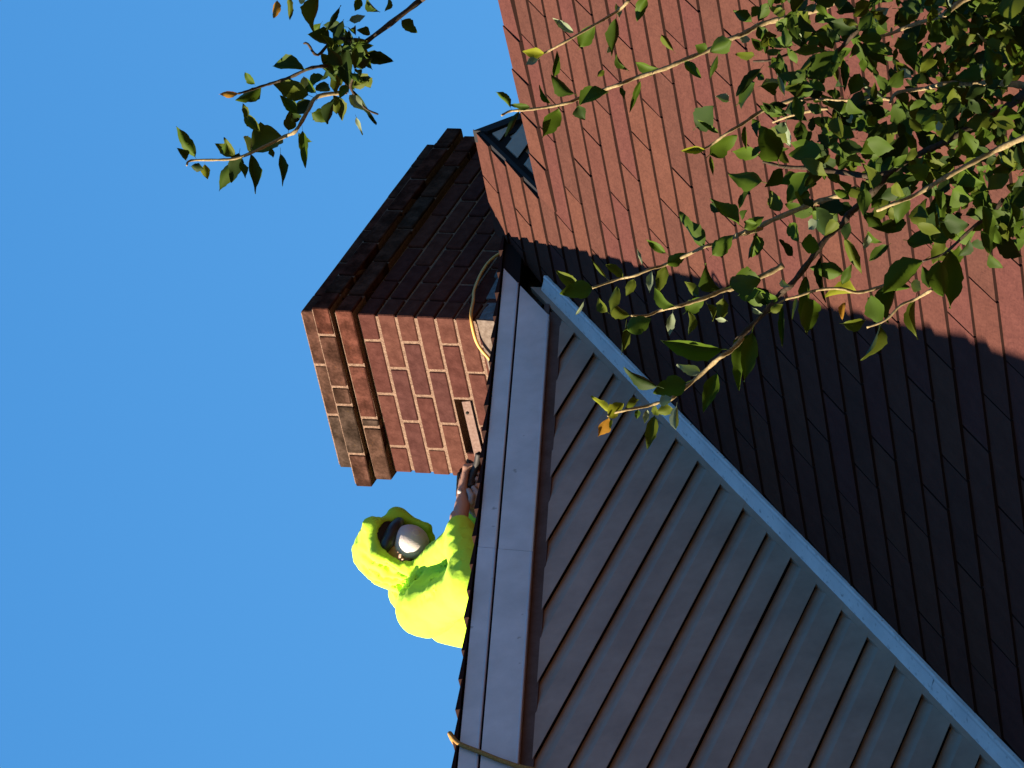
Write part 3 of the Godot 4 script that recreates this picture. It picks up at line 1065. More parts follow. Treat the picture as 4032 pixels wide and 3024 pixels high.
	gf.ball(head + F * 0.07 + U * 0.030, hb, Vector3(0.070, 0.027, 0.040))
	for s in [-1.0, 1.0]:
		gf.cap(head + F * 0.075 + U * 0.03 + R * s * 0.05, head + F * 0.01 + U * 0.028 + R * s * 0.080, 0.016, 0.009)
	mesh_node("goggles", field_mesh(gf, head + F * 0.05 - Vector3.ONE * 0.13, head + F * 0.05 + Vector3.ONE * 0.13, 0.005, M.goggle), person)
	var af := Field.new()
	af.k = 0.02
	af.ball(head + U * 0.045 + F * 0.004, hb, Vector3(0.0765, 0.064, 0.082))
	mesh_node("hair", field_mesh(af, head - Vector3.ONE * 0.16, head + Vector3.ONE * 0.17, 0.006, M.beard), person)
	var bf := Field.new()
	bf.k = 0.02
	bf.cap(head + F * 0.03 - U * 0.075 + R * 0.052, head + F * 0.075 - U * 0.1, 0.022, 0.026)
	bf.cap(head + F * 0.03 - U * 0.075 - R * 0.052, head + F * 0.075 - U * 0.1, 0.022, 0.026)
	bf.cap(head + F * 0.0 - U * 0.03 + R * 0.06, head + F * 0.03 - U * 0.075 + R * 0.052, 0.016, 0.022)
	mesh_node("beard", field_mesh(bf, head - Vector3.ONE * 0.16, head + Vector3.ONE * 0.16, 0.006, M.beard), person)
	# a dark strap over the right knuckles, a grey glove on the left hand
	var kf := Field.new()
	kf.k = 0.006
	var pk := (wr - grip)
	pk = (pk - axis * pk.dot(axis)).normalized()
	var tk := axis.cross(pk) * -1.0
	kf.cap(grip + axis * 0.036 + pk * 0.026 + tk * 0.026, grip - axis * 0.036 + pk * 0.026 + tk * 0.026, 0.0115, 0.0105)
	kf.cap(grip + axis * 0.036 + pk * 0.04 + tk * 0.016, grip - axis * 0.036 + pk * 0.04 + tk * 0.016, 0.0125, 0.0115)
	mesh_node("glove_strap", field_mesh(kf, grip - Vector3.ONE * 0.1, grip + Vector3.ONE * 0.1, 0.004, M.strap), person)
	var lf := Field.new()
	lf.k = 0.008
	var lg: Vector3 = wl + Vector3(0.12, -0.015, 0.03)
	var la := Vector3(0.25, 0.5, 0.8).normalized()
	hand_field(lf, lg, la, wl + (lg - wl) * 0.3, 0.013, 1.0)
	lf.cap(el.lerp(wl, 0.85), wl + (lg - wl) * 0.3, 0.034, 0.028)
	mesh_node("glove", field_mesh(lf, lg - Vector3.ONE * 0.17, lg + Vector3.ONE * 0.12, 0.0045, M.glove), person)

func build_cords():
	var st := st_new()
	var p := [Vector3(-5.60, 5.77, -7.92), Vector3(-5.54, 5.80, -7.93), Vector3(-5.479, 5.835, -7.938), Vector3(-5.425, 5.866, -7.938), Vector3(-5.375, 5.874, -7.938), Vector3(-5.328, 5.882, -7.96),
		Vector3(-5.322, 5.905, -8.04), Vector3(-5.322, 5.925, -8.10), Vector3(-5.322, 5.941, -8.21), Vector3(-5.318, 5.93, -8.29), Vector3(-5.31, 5.87, -8.36), Vector3(-5.3, 5.75, -8.48)]
	tube(st, smooth_path(p, 8), 0.0052, 0.0052, 8)
	var o := mesh_node(numbered("cord"), finish(st, M.cord), self)
	tag(o, "yellow cord curving round the foot of the brick chimney", "cord")
	st = st_new()
	var x := EDGE_X + 0.011
	p = [Vector3(-5.9, 5.10, -6.02), Vector3(-5.5, 5.09, -5.94), Vector3(-5.3, 5.082, -5.905), Vector3(-5.235, 5.085, -5.89), Vector3(EDGE_X + 0.018, 5.072, -5.865), Vector3(x, 5.04, -5.84), Vector3(x, 4.97, -5.815), Vector3(x, 4.89, -5.788), Vector3(x, 4.80, -5.77), Vector3(x + 0.01, 4.5, -5.73), Vector3(x + 0.03, 4.0, -5.7), Vector3(x + 0.06, 3.42, -5.69)]
	tube(st, smooth_path(p, 8), 0.0062, 0.0062, 8)
	o = mesh_node(numbered("cord"), finish(st, M.rope), self)
	tag(o, "tan rope looped over the dormer roof edge and hanging down the fascia", "rope")

# -------------------------------------------------------------------------------------------- tree
var tree: Node3D
var leaf_mesh := []
var leaf_count := 0
var spare := []
var branch_paths := []

func make_leaf(tone: Material, curl: float, fold: float, fat: float, seed_: int) -> ArrayMesh:
	# along +y from the stalk to the tip, length 1; width 1 at scale 1
	var st := st_new()
	st.set_smooth_group(0)
	var rg := RandomNumberGenerator.new()
	rg.seed = seed_
	var n := 12
	var rows := []
	for i in n + 1:
		var t := float(i) / n
		var w := pow(sin(PI * pow(t, fat)), 0.95) * 0.5
		if i == 0: w = 0.02
		if i == n: w = 0.0
		w *= 1.0 + 0.10 * sin(t * 17.0 + seed_ * 1.7) * sin(t * 5.0 + seed_)
		if i % 2 == 1 and t > 0.15: w *= 1.07      # toothed edge
		var z := curl * t * t
		var row := []
		for c in 5:
			var s := (c - 2) / 2.0
			var wav := sin(t * 8.0 + s * 2.0 + seed_) * 0.045 * absf(s)
			row.append([Vector3(s * w, t, z + fold * absf(s) * w * 2.0 + wav), 1.45 if c == 2 else (0.92 if absf(s) < 0.75 else 1.05)])
		rows.append(row)
	for i in n:
		for c in 4:
			for idx in [[0, 0], [0, 1], [1, 1], [0, 0], [1, 1], [1, 0]]:
				var e: Array = rows[i + idx[0]][c + idx[1]]
				st.set_color(Color(e[1], e[1], e[1] * 0.95))
				st.add_vertex(e[0])
	# stalk
	st.set_color(Color(2.2, 1.8, 1.3))
	for k in 3:
		var a := TAU * k / 3.0
		var b := TAU * (k + 1) / 3.0
		var ra := Vector3(cos(a), 0, sin(a)) * 0.014
		var rb := Vector3(cos(b), 0, sin(b)) * 0.014
		quad(st, ra + Vector3(0, -0.16, -0.02), rb + Vector3(0, -0.16, -0.02), rb + Vector3(0, 0.05, 0), ra + Vector3(0, 0.05, 0))
	return finish(st, tone)

func leaf_at(a: Vector3, b: Vector3, width: float, tone: int):
	# a: stalk end, b: tip; width is how broad it looks from the street
	var y := b - a
	var length := y.length()
	if length < 0.003: return
	y /= length
	var c := (EYE - a).normalized()
	var n := (c - y * c.dot(y)).normalized()
	var tilt := rng.randf_range(-0.9, 0.9)
	n = n.rotated(y, tilt)
	if rng.randf() < 0.35: n = -n
	var x := y.cross(n).normalized()
	var w := width * 0.95 / maxf(cos(tilt), 0.55)
	var tf := Transform3D(Basis(x * w, y * length, n * length), a)
	if leaf_count < 296:
		var o := mesh_node("leaf", leaf_mesh[tone * 3 + rng.randi() % 3], tree, tf)
		leaf_count += 1
	else:
		spare.append([tf, tone])

func pick_tone() -> int:
	var q := rng.randf()
	if q < 0.30: return 0
	if q < 0.62: return 1
	if q < 0.80: return 2
	if q < 0.955: return 3
	if q < 0.97: return 4
	return 5

func leaves(x0: float, y0: float, zoom: float, dist: float, list: Array):
	# [stalk x, y, tip x, y, width, tone or -1] in a magnified part of the photograph
	for l in list:
		var d := dist + rng.randf_range(-0.12, 0.12)
		var px: float = l[4] / zoom
		var run: float = Vector2(l[2] - l[0], l[3] - l[1]).length() / zoom / FOCAL * d
		var a := at(x0 + l[0] / zoom, y0 + l[1] / zoom, d)
		var b := at(x0 + l[2] / zoom, y0 + l[3] / zoom, d + rng.randf_range(-0.45, 0.45) * run)
		leaf_at(a, b, px / FOCAL * d, l[5] if l[5] >= 0 else pick_tone())

func twig(x0: float, y0: float, zoom: float, d0: float, d1: float, r0: float, r1: float, list: Array, m: Material, grow := 0.0, small := 1.0):
	var p := []
	for i in list.size():
		var t := float(i) / (list.size() - 1)
		p.append(at(x0 + list[i][0] / zoom, y0 + list[i][1] / zoom, lerpf(d0, d1, t) + rng.randf_range(-0.02, 0.02)))
	var path := smooth_path(p, 4)
	var st := st_new()
	tube(st, path, r0, r1, 7, 0.16)
	mesh_node("branch" if r0 > 0.004 else "twig", finish(st, m), tree)
	if grow > 0.0:       # leaves alternate along it
		var run := 0.0
		var side := 1.0
		for i in range(1, path.size()):
			run += path[i].distance_to(path[i - 1])
			if run > grow:
				run = 0.0
				side = -side
				var t := (path[i] - path[i - 1]).normalized()
				var c := (EYE - path[i]).normalized()
				var out := t.cross(c).normalized() * side
				var dir := (out * rng.randf_range(0.6, 1.1) + t * rng.randf_range(0.1, 0.7) + c * rng.randf_range(-0.6, 0.6) + Vector3.DOWN * 0.35).normalized()
				var l := rng.randf_range(0.026, 0.055) * small
				leaf_at(path[i] + dir * 0.007, path[i] + dir * (l + 0.007), l * rng.randf_range(0.42, 0.68), pick_tone())

func build_tree():
	var foot := Vector3(0.95, -0.9 + 0.9 * smoothstep(-3.2, -0.8, -2.9), -2.9)
	tree = thing("tree", "leafy tree whose thin branches hang in front of the shingle roof", "tree", foot)
	for tone in 7:
		leaf_mesh.append(make_leaf(M.leaf[tone], 0.14, 0.16, 0.78, tone * 3))
		leaf_mesh.append(make_leaf(M.leaf[tone], -0.24, 0.26, 0.84, tone * 3 + 1))
		leaf_mesh.append(make_leaf(M.leaf[tone], 0.30, 0.12, 0.72, tone * 3 + 2))
	# trunk and limbs, beside the picture
	var st := st_new()
	var fork := Vector3(0.85, 1.9, -2.92)
	var top := Vector3(0.8, 4.6, -3.0)
	tube(st, smooth_path([foot, foot.lerp(fork, 0.5) + Vector3(0.05, 0, 0.04), fork, fork.lerp(top, 0.5) + Vector3(-0.05, 0, 0.06), top, top + Vector3(0.1, 0.9, 0.1)], 6), 0.085, 0.02, 14, 0.02)
	mesh_node("trunk", finish(st, M.bark), tree)
	st = st_new()
	tube(st, smooth_path([fork.lerp(top, 0.1), Vector3(-0.2, 2.35, -3.0), at(4900, -500, 3.6), at(4350, 120, 4.3), at(3945, 435, 4.55)], 6), 0.03, 0.0048, 9, 0.03)
	mesh_node("branch", finish(st, M.bark), tree)
	st = st_new()
	tube(st, smooth_path([fork.lerp(top, 0.55), Vector3(-0.4, 3.9, -3.6), at(2700, -950, 5.0), at(2200, -450, 5.2), at(1900, -205, 5.23), at(1658, 0, 5.25)], 8), 0.022, 0.0047, 9, 0.05)
	mesh_node("branch", finish(st, M.bark), tree)

	# --- the branch against the sky
	twig(600, 0, 1.843, 5.25, 5.2, 0.0046, 0.0036, [[1950, 0], [1730, 170], [1500, 350], [1430, 480], [1410, 670]], M.bark, 0.035, 0.6)
	for i in 34:
		var a := at(600 + (1400 + rng.randfn() * 75) / 1.843, (420 + rng.randfn() * 150) / 1.843, 5.2 + rng.randfn() * 0.06)
		var dir := (cam_right * rng.randfn() + cam_up * rng.randfn() + cam_fwd * rng.randfn() * 0.7).normalized()
		var l := rng.randf_range(0.014, 0.034)
		leaf_at(a, a + dir * l, l * rng.randf_range(0.35, 0.6), pick_tone())
	twig(600, 0, 1.843, 5.2, 5.15, 0.0036, 0.0016, [[1410, 670], [1200, 700], [1130, 800], [1040, 950], [960, 990], [740, 1100], [600, 1150], [480, 1160], [280, 1165], [250, 1200]], M.twig, 0.022, 0.55)
	twig(600, 0, 1.843, 5.2, 5.15, 0.003, 0.0016, [[1320, 480], [1160, 490], [1000, 560], [880, 600], [780, 630], [690, 660], [620, 680]], M.bark)
	twig(600, 0, 1.843, 5.22, 5.2, 0.003, 0.0016, [[1440, 300], [1320, 280], [1200, 400], [1130, 320], [1100, 315]], M.bark)
	twig(600, 0, 1.843, 5.2, 5.2, 0.0026, 0.0014, [[1460, 560], [1440, 640], [1540, 780], [1640, 830]], M.bark)
	leaves(600, 0, 1.843, 5.2, [[1490, 420, 1760, 435, 100, 3], [1480, 540, 1575, 650, 100, 2], [1450, 650, 1650, 840, 45, 3], [1310, 690, 1400, 880, 90, 2],
		[1370, 620, 1210, 400, 120, 2], [1130, 690, 880, 580, 150, 2], [1100, 500, 860, 450, 110, 0], [790, 630, 610, 745, 100, 1], [620, 680, 490, 665, 50, 6],
		[740, 610, 680, 520, 60, 1], [780, 950, 650, 820, 80, 2], [690, 850, 650, 750, 50, 2], [945, 1000, 700, 1060, 210, 2], [310, 1140, 170, 940, 90, 1],
		[600, 1130, 470, 1050, 90, 2], [590, 1130, 530, 980, 60, 2], [580, 1180, 460, 1375, 100, 0], [630, 1110, 600, 1310, 110, 3], [710, 1110, 725, 1405, 80, 0],
		[930, 1110, 930, 1365, 60, 0], [1090, 950, 1125, 1210, 70, 1], [1290, 320, 1150, 230, 110, 0], [1210, -20, 1125, 230, 120, 2], [1260, 220, 1335, 25, 38, 3],
		[1310, 300, 1355, 140, 75, 3], [1440, 450, 1430, 200, 100, 3], [1420, 620, 1410, 330, 110, 3], [1470, 500, 1450, 240, 90, 0], [1380, 480, 1290, 330, 90, 3],
		[990, -20, 990, 150, 48, 2], [905, 5, 870, 125, 62, 6], [1510, -10, 1460, 80, 66, 1], [1560, -10, 1635, 110, 55, 0], [1715, -10, 1700, 90, 45, 2],
		[1050, 830, 920, 700, 80, 1], [1170, 740, 1000, 850, 100, 3], [1250, 790, 1170, 870, 80, 0], [1310, 740, 1250, 890, 90, 3], [1430, 690, 1520, 800, 80, 5],
		[1240, 790, 1290, 890, 60, 3], [1480, 850, 1545, 960, 30, 5], [1190, 620, 1290, 680, 90, 2], [1250, 560, 1120, 620, 80, 2], [1100, 560, 1090, 640, 60, 5], [1430, 150, 1550, 110, 60, 5], [1110, 0, 1060, -10, 60, 5]])
	# --- upper twigs before the lit roof
	twig(1900, 0, 2.011, 4.9, 4.8, 0.0028, 0.0014, [[1200, -60], [1150, 10], [1080, 80], [900, 190], [640, 340], [500, 415], [430, 440]], M.twig)
	leaves(1900, 0, 2.011, 4.85, [[490, 420, 315, 395, 85, 4], [440, 470, 345, 525, 60, 5], [720, 260, 570, 150, 65, 5], [770, 370, 895, 185, 130, 1], [1080, 140, 1045, 30, 45, 5],
		[1060, 140, 1040, 440, 95, 0], [1030, 350, 980, 420, 50, 5], [1290, -20, 1225, 185, 95, 1], [560, 610, 600, 410, 60, 1], [1060, 430, 1135, 575, 45, 0]])
	twig(1900, 0, 2.011, 4.9, 4.75, 0.0044, 0.0016, [[2950, -80], [2700, 60], [2440, 130], [2212, 190], [2060, 270], [1980, 300], [1780, 400], [1560, 490], [1450, 540], [1200, 620], [1080, 670], [960, 710], [760, 780], [690, 810], [560, 840], [350, 870], [220, 880], [150, 915]], M.twig)
	leaves(1900, 0, 2.011, 4.8, [[220, 850, 115, 710, 62, 1], [375, 850, 235, 815, 55, 0], [290, 880, 190, 1075, 48, 3], [600, 860, 440, 1045, 130, 1], [720, 740, 535, 620, 105, 0],
		[540, 820, 435, 685, 40, 0], [770, 830, 970, 700, 125, 1], [760, 840, 800, 950, 105, 3], [1085, 690, 1115, 790, 40, 0], [1250, 640, 1180, 870, 50, 1], [1390, 540, 1200, 515, 95, 1],
		[965, 560, 910, 605, 50, 2], [1510, 400, 1400, 260, 60, 2], [1600, 490, 1735, 635, 80, 1], [1775, 390, 1680, 350, 90, 0], [1800, 410, 1990, 310, 145, 0], [1860, 440, 1785, 620, 45, 0],
		[2130, 175, 1985, 95, 90, 0], [2085, 280, 2060, 345, 90, 5], [2150, 440, 2005, 395, 75, 2], [2200, 545, 2035, 765, 85, 3], [2180, 210, 2250, 330, 100, 0]])
	twig(1900, 0, 2.011, 4.85, 4.7, 0.0034, 0.0014, [[2700, 700], [2450, 790], [2212, 880], [2060, 980], [1940, 1050], [1790, 1160], [1660, 1210]], M.twig)
	leaves(1900, 0, 2.011, 4.75, [[1760, 1185, 1570, 1195, 62, 4], [1800, 1225, 1965, 1040, 145, 1], [1870, 1055, 1710, 965, 42, 1], [1800, 1230, 1825, 1395, 35, 2], [1950, 800, 1855, 755, 70, 5],
		[2190, 960, 2140, 1010, 90, 1], [2080, 1000, 2080, 1180, 42, 2], [2190, 1220, 1985, 1155, 110, 1], [2212, 1440, 1940, 1350, 150, 1], [1890, 1670, 1790, 1615, 70, 3], [2110, 1500, 2045, 1660, 55, 0]])
	# --- the dense part
	twig(2900, 0, 1.951, 4.75, 4.7, 0.004, 0.0016, [[1100, 100], [1040, 120], [920, 240], [830, 340], [740, 410], [600, 380], [450, 400], [270, 460], [130, 470]], M.bark, 0.04)
	twig(2900, 0, 1.951, 4.6, 4.6, 0.0042, 0.002, [[1900, -60], [1730, 10], [1600, 110], [1510, 140], [1300, 210], [1180, 260], [1050, 290]], M.twig, 0.045)
	twig(2900, 0, 1.951, 4.5, 4.65, 0.0055, 0.002, [[2400, 660], [2209, 655], [2050, 640], [1890, 640], [1700, 640], [1560, 650], [1450, 680], [1240, 710], [1180, 790]], M.twig, 0.05)
	twig(2900, 0, 1.951, 4.7, 4.75, 0.0028, 0.0014, [[1180, 760], [960, 750], [850, 770], [630, 760], [500, 770]], M.twig, 0.06)
	twig(2900, 0, 1.951, 4.7, 4.75, 0.0024, 0.0014, [[700, 830], [500, 865], [380, 900], [280, 940]], M.twig, 0.06)
	twig(2900, 0, 1.951, 4.55, 4.5, 0.0046, 0.0046, [[2040, 850], [1850, 950], [1690, 1040], [1540, 1120], [1350, 1210], [1200, 1310], [1080, 1440], [950, 1570], [850, 1659]], M.bark)
	twig(2900, 700, 1.951, 4.5, 4.42, 0.0046, 0.0034, [[850, 295], [800, 370], [700, 450], [560, 640], [420, 820], [340, 890], [200, 1050], [0, 1250]], M.bark)
	twig(1900, 800, 2.011, 4.42, 4.38, 0.0034, 0.0024, [[2060, 1070], [1960, 1170], [1880, 1220], [1780, 1310], [1640, 1430], [1480, 1560]], M.twig)
	twig(2100, 1400, 2.011, 4.38, 4.33, 0.0024, 0.0013, [[1080, 350], [1000, 370], [900, 400], [740, 430], [620, 460], [590, 480]], M.twig)
	twig(2900, 0, 1.951, 4.45, 4.4, 0.0048, 0.002, [[2450, 950], [2200, 1060], [1980, 1160], [1830, 1240], [1560, 1390], [1370, 1500], [1220, 1560], [1080, 1620]], M.twig, 0.055)
	twig(2900, 0, 1.951, 4.55, 4.6, 0.0046, 0.002, [[1180, 1330], [1000, 1350], [860, 1330], [700, 1310], [560, 1290], [370, 1280], [200, 1240]], M.bark, 0.04)
	twig(2900, 0, 1.951, 4.6, 4.6, 0.0024, 0.0012, [[1030, 990], [880, 1000], [700, 1060], [620, 1090]], M.bark)
	twig(2900, 700, 1.951, 4.55, 4.5, 0.004, 0.003, [[850, 120], [640, 180], [480, 240], [220, 350], [160, 400], [0, 440]], M.twig, 0.04)
	twig(1900, 800, 2.011, 4.5, 4.45, 0.003, 0.0015, [[2212, 200], [2090, 220], [1970, 280], [1860, 320], [1770, 340], [1640, 400], [1440, 490], [1330, 520], [1200, 575], [1080, 600], [870, 670]], M.twig)
	twig(1900, 800, 2.011, 4.5, 4.4, 0.004, 0.0015, [[2380, 490], [2250, 560], [1990, 670], [1900, 690], [1760, 750], [1600, 800], [1530, 820], [1400, 850], [1300, 890], [1180, 890]], M.twig)
	twig(2900, 700, 1.951, 4.5, 4.45, 0.0026, 0.0014, [[1250, 770], [1100, 840], [930, 880], [800, 850], [630, 860], [470, 910], [360, 940], [270, 1010]], M.twig, 0.04)
	twig(2900, 700, 1.951, 4.5, 4.45, 0.003, 0.0014, [[2050, 160], [1960, 280], [1830, 370], [1690, 500], [1580, 590], [1430, 640]], M.bark, 0.04)
	twig(2900, 700, 1.951, 4.45, 4.45, 0.0022, 0.0014, [[1500, 860], [1380, 930], [1260, 980], [1150, 1090], [1000, 1150]], M.twig)
	leaves(1900, 800, 2.011, 4.42, [[750, 645, 585, 545, 95, 2], [870, 670, 625, 740, 150, 1], [980, 590, 848, 420, 28, 2], [1110, 585, 970, 495, 80, 2], [1065, 660, 990, 840, 80, 2],
		[1200, 605, 1140, 730, 80, 2], [1340, 540, 1335, 715, 55, 5], [1450, 500, 1400, 700, 100, 2], [1465, 480, 1625, 385, 105, 1], [1450, 395, 1305, 265, 65, 1], [1265, 490, 1200, 370, 22, 5],
		[1755, 340, 1510, 125, 115, 0], [1820, 410, 1965, 270, 140, 1], [2030, 165, 1790, 0, 105, 1], [2070, 200, 2212, 110, 95, 1], [2170, 240, 2115, 450, 72, 0], [1710, 740, 1585, 625, 75, 2]])
	leaves(1900, 800, 2.011, 4.4, [[1520, 815, 1335, 685, 95, 1], [1610, 860, 1755, 730, 120, 1], [1880, 690, 1715, 495, 125, 0], [1960, 660, 2180, 550, 190, 0], [2030, 730, 2220, 700, 120, 1],
		[1165, 890, 985, 800, 105, 2], [990, 860, 900, 755, 80, 2], [1140, 1000, 1315, 895, 150, 1], [1135, 960, 1080, 1195, 60, 2], [1505, 870, 1480, 1045, 70, 5], [1635, 865, 1655, 1045, 70, 2],
		[1780, 800, 1845, 925, 55, 2], [1905, 755, 1880, 940, 105, 2], [1890, 1155, 1425, 1125, 155, 1], [1725, 1340, 1555, 1240, 90, 5], [2120, 1040, 1995, 1445, 130, 1], [1855, 1350, 1750, 1665, 120, 1],
		[1610, 1420, 1365, 1530, 175, 1], [1390, 1450, 1105, 1325, 95, 3], [800, 780, 735, 895, 28, 5], [2140, 830, 2212, 880, 40, 5], [1930, 930, 1850, 900, 40, 5]])
	leaves(2100, 1400, 2.011, 4.34, [[605, 440, 425, 350, 55, 4], [600, 490, 725, 390, 115, 4], [595, 490, 500, 630, 90, 6], [735, 400, 855, 370, 75, 2], [825, 430, 820, 500, 50, 1],
		[960, 480, 900, 735, 100, 2], [1105, 420, 970, 460, 90, 2], [1135, 400, 1115, 600, 80, 5], [900, 430, 870, 530, 50, 5], [950, 400, 1000, 470, 60, 2], [620, 500, 610, 590, 25, 4], [1000, 380, 1100, 350, 90, 5]])
	leaves(2900, 700, 1.951, 4.48, [[830, 465, 950, 745, 85, 2], [655, 600, 655, 950, 50, 3], [820, 725, 560, 685, 130, 1], [935, 885, 675, 875, 95, 4], [835, 960, 800, 1080, 52, 6],
		[820, 1120, 1000, 1115, 100, 2], [535, 760, 560, 1210, 100, 2], [350, 990, 360, 1320, 50, 0], [465, 920, 440, 1105, 32, 5], [120, 1190, 20, 1570, 130, 1], [1010, 920, 1040, 1045, 80, 5],
		[1220, 870, 1110, 1110, 140, 0], [1100, 1130, 1015, 1410, 70, 2], [1375, 930, 1340, 1235, 50, 2], [1640, 560, 1555, 995, 185, 1], [1430, 640, 1100, 870, 190, 1], [1370, 690, 1280, 700, 120, 1],
		[1560, 100, 1540, 410, 80, 1], [1300, 130, 1230, 360, 130, 0], [1590, 340, 1800, 330, 150, 3], [1900, 220, 1900, 545, 110, 1], [2100, 190, 2110, 495, 110, 1], [1310, 480, 1510, 520, 140, 0],
		[1500, 490, 1650, 420, 140, 1], [1790, 480, 1720, 620, 85, 3], [1165, 520, 1030, 645, 80, 0], [430, 600, 300, 500, 70, 3], [500, 500, 625, 560, 145, 1], [50, 880, 340, 870, 165, 1]])
	leaves(2900, 700, 1.951, 4.5, [[-20, 770, 165, 760, 185, 0], [260, 1030, 345, 975, 70, 2], [145, 430, 125, 630, 70, 1], [410, 350, 505, 480, 105, 1], [640, 200, 830, 285, 175, 3], [160, 360, 60, 330, 60, 1],
		[1010, 440, 970, 540, 60, 5], [620, 330, 560, 400, 80, 5], [350, 780, 400, 850, 60, 5], [1340, 810, 1400, 870, 90, 5], [1180, 420, 1290, 330, 110, 1], [1160, 260, 1260, 280, 100, 2], [1000, 280, 1130, 360, 110, 0],
		[1660, 90, 1800, 190, 170, 1], [1830, 140, 1960, 240, 150, 1], [240, 160, 330, 230, 70, 2], [80, 250, 30, 320, 50, 0], [1430, 680, 1490, 860, 90, 0], [1330, 840, 1080, 900, 70, 1]])
	leaves(3000, 0, 4.254, 4.7, [[1600, 500, 1140, 370, 290, 3], [1700, 490, 1860, 270, 180, 1], [900, 660, 610, 420, 180, 1], [1190, 810, 950, 530, 270, 0], [650, 660, 460, 430, 80, 5],
		[190, 780, 130, 630, 100, 4], [1050, 840, 520, 960, 170, 2], [1000, 900, 560, 1280, 110, 2], [1160, 850, 1090, 970, 120, 5], [1610, 700, 1890, 1200, 220, 0], [1720, 640, 2060, 960, 220, 3],
		[1560, 720, 1500, 990, 140, 2], [1160, 1050, 1280, 1360, 120, 2], [1360, 1000, 1400, 1510, 150, 0], [860, 1110, 730, 1280, 80, 3], [1000, 1150, 890, 1490, 100, 2], [270, 1280, 370, 1650, 100, 5],
		[2050, 1640, 1690, 1430, 170, 5], [1320, 1620, 1090, 1570, 150, 1], [60, 480, 60, 900, 150, 1], [390, 170, 200, 220, 170, 2], [1000, 10, 1060, 290, 180, 1], [1950, 700, 2212, 900, 160, 2]])
	leaves(3512, 0, 4.254, 4.6, [[600, 300, 660, 600, 110, 2], [740, 330, 760, 610, 160, 1], [980, 300, 1150, 690, 180, 2], [500, 350, 210, 890, 230, 3], [1400, 790, 1010, 900, 200, 3],
		[1500, 1350, 1040, 1240, 320, 1], [1570, 1450, 1230, 1650, 260, 3], [1000, 1430, 690, 1660, 300, 0], [1800, 1390, 1600, 1350, 200, 1], [760, 780, 825, 965, 70, 5], [1460, 580, 1690, 745, 60, 5],
		[1740, 900, 1860, 1090, 180, 1], [150, 60, 560, 180, 260, 3], [500, 60, 620, 40, 120, 5], [420, 260, 240, 400, 120, 2], [900, 1100, 880, 1290, 150, 3], [450, 1130, 640, 1400, 130, 3]])
	leaves(3000, 380, 4.254, 4.62, [[350, 310, 0, 130, 150, 1], [380, 270, 590, 100, 200, 3], [990, 270, 740, 170, 180, 0], [1590, 540, 1320, 250, 250, 1], [1450, 260, 1550, 90, 110, 3],
		[430, 790, 50, 560, 180, 2], [410, 700, 160, 550, 120, 1], [1000, 1000, 450, 820, 330, 1], [1060, 1060, 800, 700, 300, 3], [930, 1130, 900, 920, 170, 2], [1300, 1260, 1460, 700, 220, 0],
		[1560, 1240, 1480, 1070, 120, 2], [450, 1110, 290, 900, 150, 2], [350, 1220, 10, 1510, 230, 0], [650, 1330, 290, 1490, 220, 1], [850, 1250, 670, 1570, 200, 0], [1070, 1250, 1040, 1390, 100, 1], [1750, 140, 1640, 430, 200, 3], [1850, 300, 1700, 430, 190, 3]])
	leaves(3512, 380, 4.254, 4.5, [[860, 710, 900, 90, 230, 1], [1560, 830, 1490, 510, 330, 1], [1890, 650, 1750, 490, 180, 3], [560, 1410, 290, 1140, 300, 1], [830, 1290, 610, 1190, 180, 3],
		[2060, 1190, 1740, 950, 270, 2], [1310, 1230, 1250, 1650, 250, 1], [1950, 1300, 1640, 1650, 280, 2], [500, 570, 300, 370, 170, 2], [730, 750, 630, 610, 130, 2], [800, 570, 765, 400, 130, 5],
		[1650, 180, 1280, 60, 270, 3], [2050, 440, 2190, 630, 200, 1], [1400, 1500, 1500, 1340, 130, 5], [150, 440, 100, 700, 160, 3], [250, 250, 420, 420, 160, 3]])
	# --- what fills the thick of it, mostly in the far right corner, and the crown beside the picture
	var crown_leaves := []
	for i in 190:
		var px := rng.randf_range(3150.0, 4060.0)
		var py := rng.randf_range(330.0, 1010.0)
		if py > 1110.0 - (4060.0 - px) * 0.3: continue
		var a := at(px, py, rng.randf_range(4.4, 4.75))
		var dir := (cam_right * rng.randfn() + cam_up * (rng.randfn() - 0.3) + cam_fwd * rng.randfn() * 0.5).normalized()
		var l := rng.randf_range(0.02, 0.045)
		leaf_at(a, a + dir * l, l * rng.randf_range(0.4, 0.62), rng.randi() % 4)
	for i in 230:
		var q := Vector3(rng.randfn(), rng.randfn(), rng.randfn()) * Vector3(0.14, 0.14, 0.16)
		var a := at(4080, -20, 4.8) + q
		var dir := Vector3(rng.randfn() * 0.7, rng.randfn() * 0.7 - 0.3, rng.randfn() * 0.7).normalized()
		var l := rng.randf_range(0.035, 0.065)
		leaf_at(a, a + dir * l, l * rng.randf_range(0.4, 0.65), pick_tone())
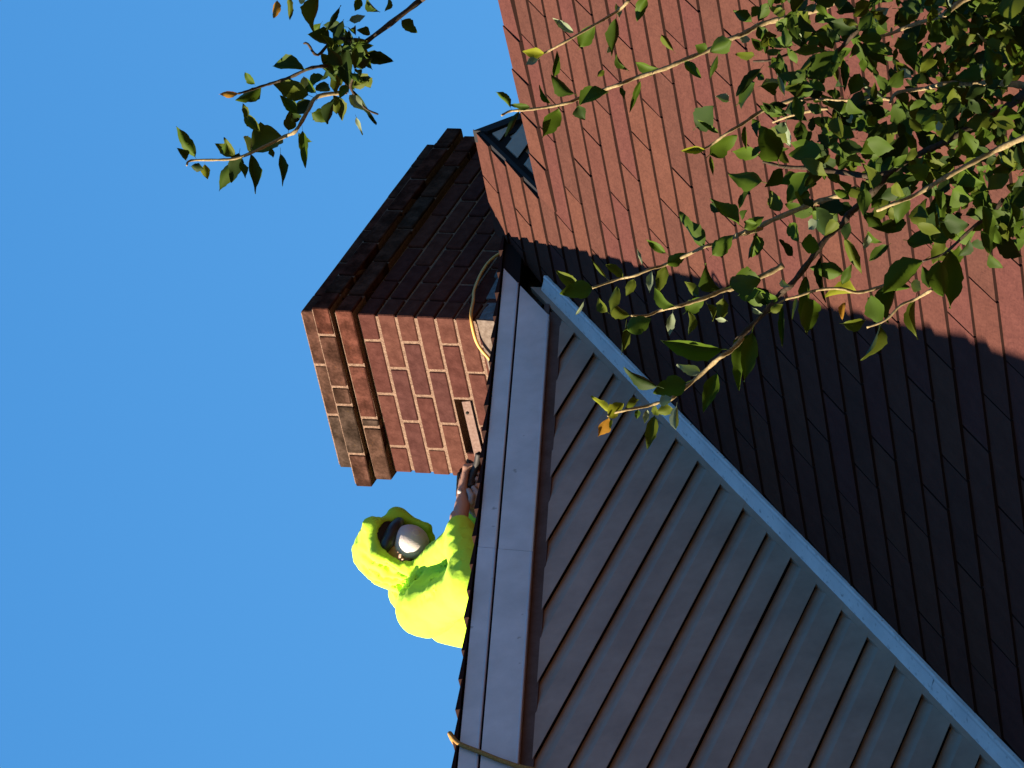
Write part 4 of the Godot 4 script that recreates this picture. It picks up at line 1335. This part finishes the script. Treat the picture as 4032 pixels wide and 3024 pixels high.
	for i in 640:
		var px := 4060.0 - 1080.0 * pow(rng.randf(), 1.5)
		var py := -20.0 + 950.0 * pow(rng.randf(), 1.3)
		if py > 950.0 - (4060.0 - px) * 0.35: continue
		var a := at(px, py, rng.randf_range(4.5, 5.0))
		var dir := (cam_right * rng.randfn() + cam_up * (rng.randfn() - 0.2) + cam_fwd * rng.randfn() * 0.6).normalized()
		var l := rng.randf_range(0.015, 0.036)
		leaf_at(a, a + dir * l, l * rng.randf_range(0.35, 0.6), pick_tone())
	for i in 3000:
		var q := Vector3(rng.randfn(), rng.randfn(), rng.randfn()).normalized() * pow(rng.randf(), 0.45)
		q *= 0.8 + 0.3 * sin(q.x * 7.0 + q.y * 5.0) * sin(q.z * 6.0 + 1.0)
		var a := Vector3(1.7, 5.3, -2.3) + q * Vector3(1.8, 2.3, 1.7)
		var dir := Vector3(rng.randfn() * 0.7, rng.randfn() * 0.7 - 0.3, rng.randfn() * 0.7).normalized()
		var l := rng.randf_range(0.05, 0.085)
		crown_leaves.append(Transform3D(Basis(dir.cross(Vector3.UP).normalized() * l * 0.5, dir * l, dir.cross(dir.cross(Vector3.UP)).normalized() * l), a))
	var mm := MultiMesh.new()
	mm.transform_format = MultiMesh.TRANSFORM_3D
	mm.mesh = leaf_mesh[0]
	mm.instance_count = crown_leaves.size()
	for i in crown_leaves.size(): mm.set_instance_transform(i, crown_leaves[i])
	var mi := MultiMeshInstance3D.new()
	mi.name = "crown"
	mi.multimesh = mm
	mi.transform = parent_inverse(tree)
	tree.add_child(mi)
	tag(mi, "", "", "", "stuff")
	for i in 5:
		var e := Vector3(1.7, 5.3, -2.3) + Vector3(sin(i * 1.9) * 1.2, i * 0.35 - 0.4, cos(i * 1.9) * 1.1)
		st = st_new()
		tube(st, smooth_path([fork.lerp(top, 0.25 + 0.15 * i), fork.lerp(top, 0.3 + 0.15 * i).lerp(e, 0.5) + Vector3(0, 0.15, 0), e], 5), 0.026 - 0.002 * i, 0.006, 8, 0.03)
		mesh_node("branch", finish(st, M.bark), tree)
	var mesh := ArrayMesh.new()
	for tone in 7:
		st = st_new()
		var any := false
		for s in spare:
			if s[1] == tone:
				st.append_from(leaf_mesh[tone * 3 + (randi_of(s[0]) % 3)], 0, s[0])
				any = true
		if any:
			st.set_material(M.leaf[tone])
			mesh = st.commit(mesh)
	tag(mesh_node("foliage", mesh, tree), "", "", "", "stuff")

func randi_of(t: Transform3D) -> int:
	return absi(int(t.origin.x * 7919.0))
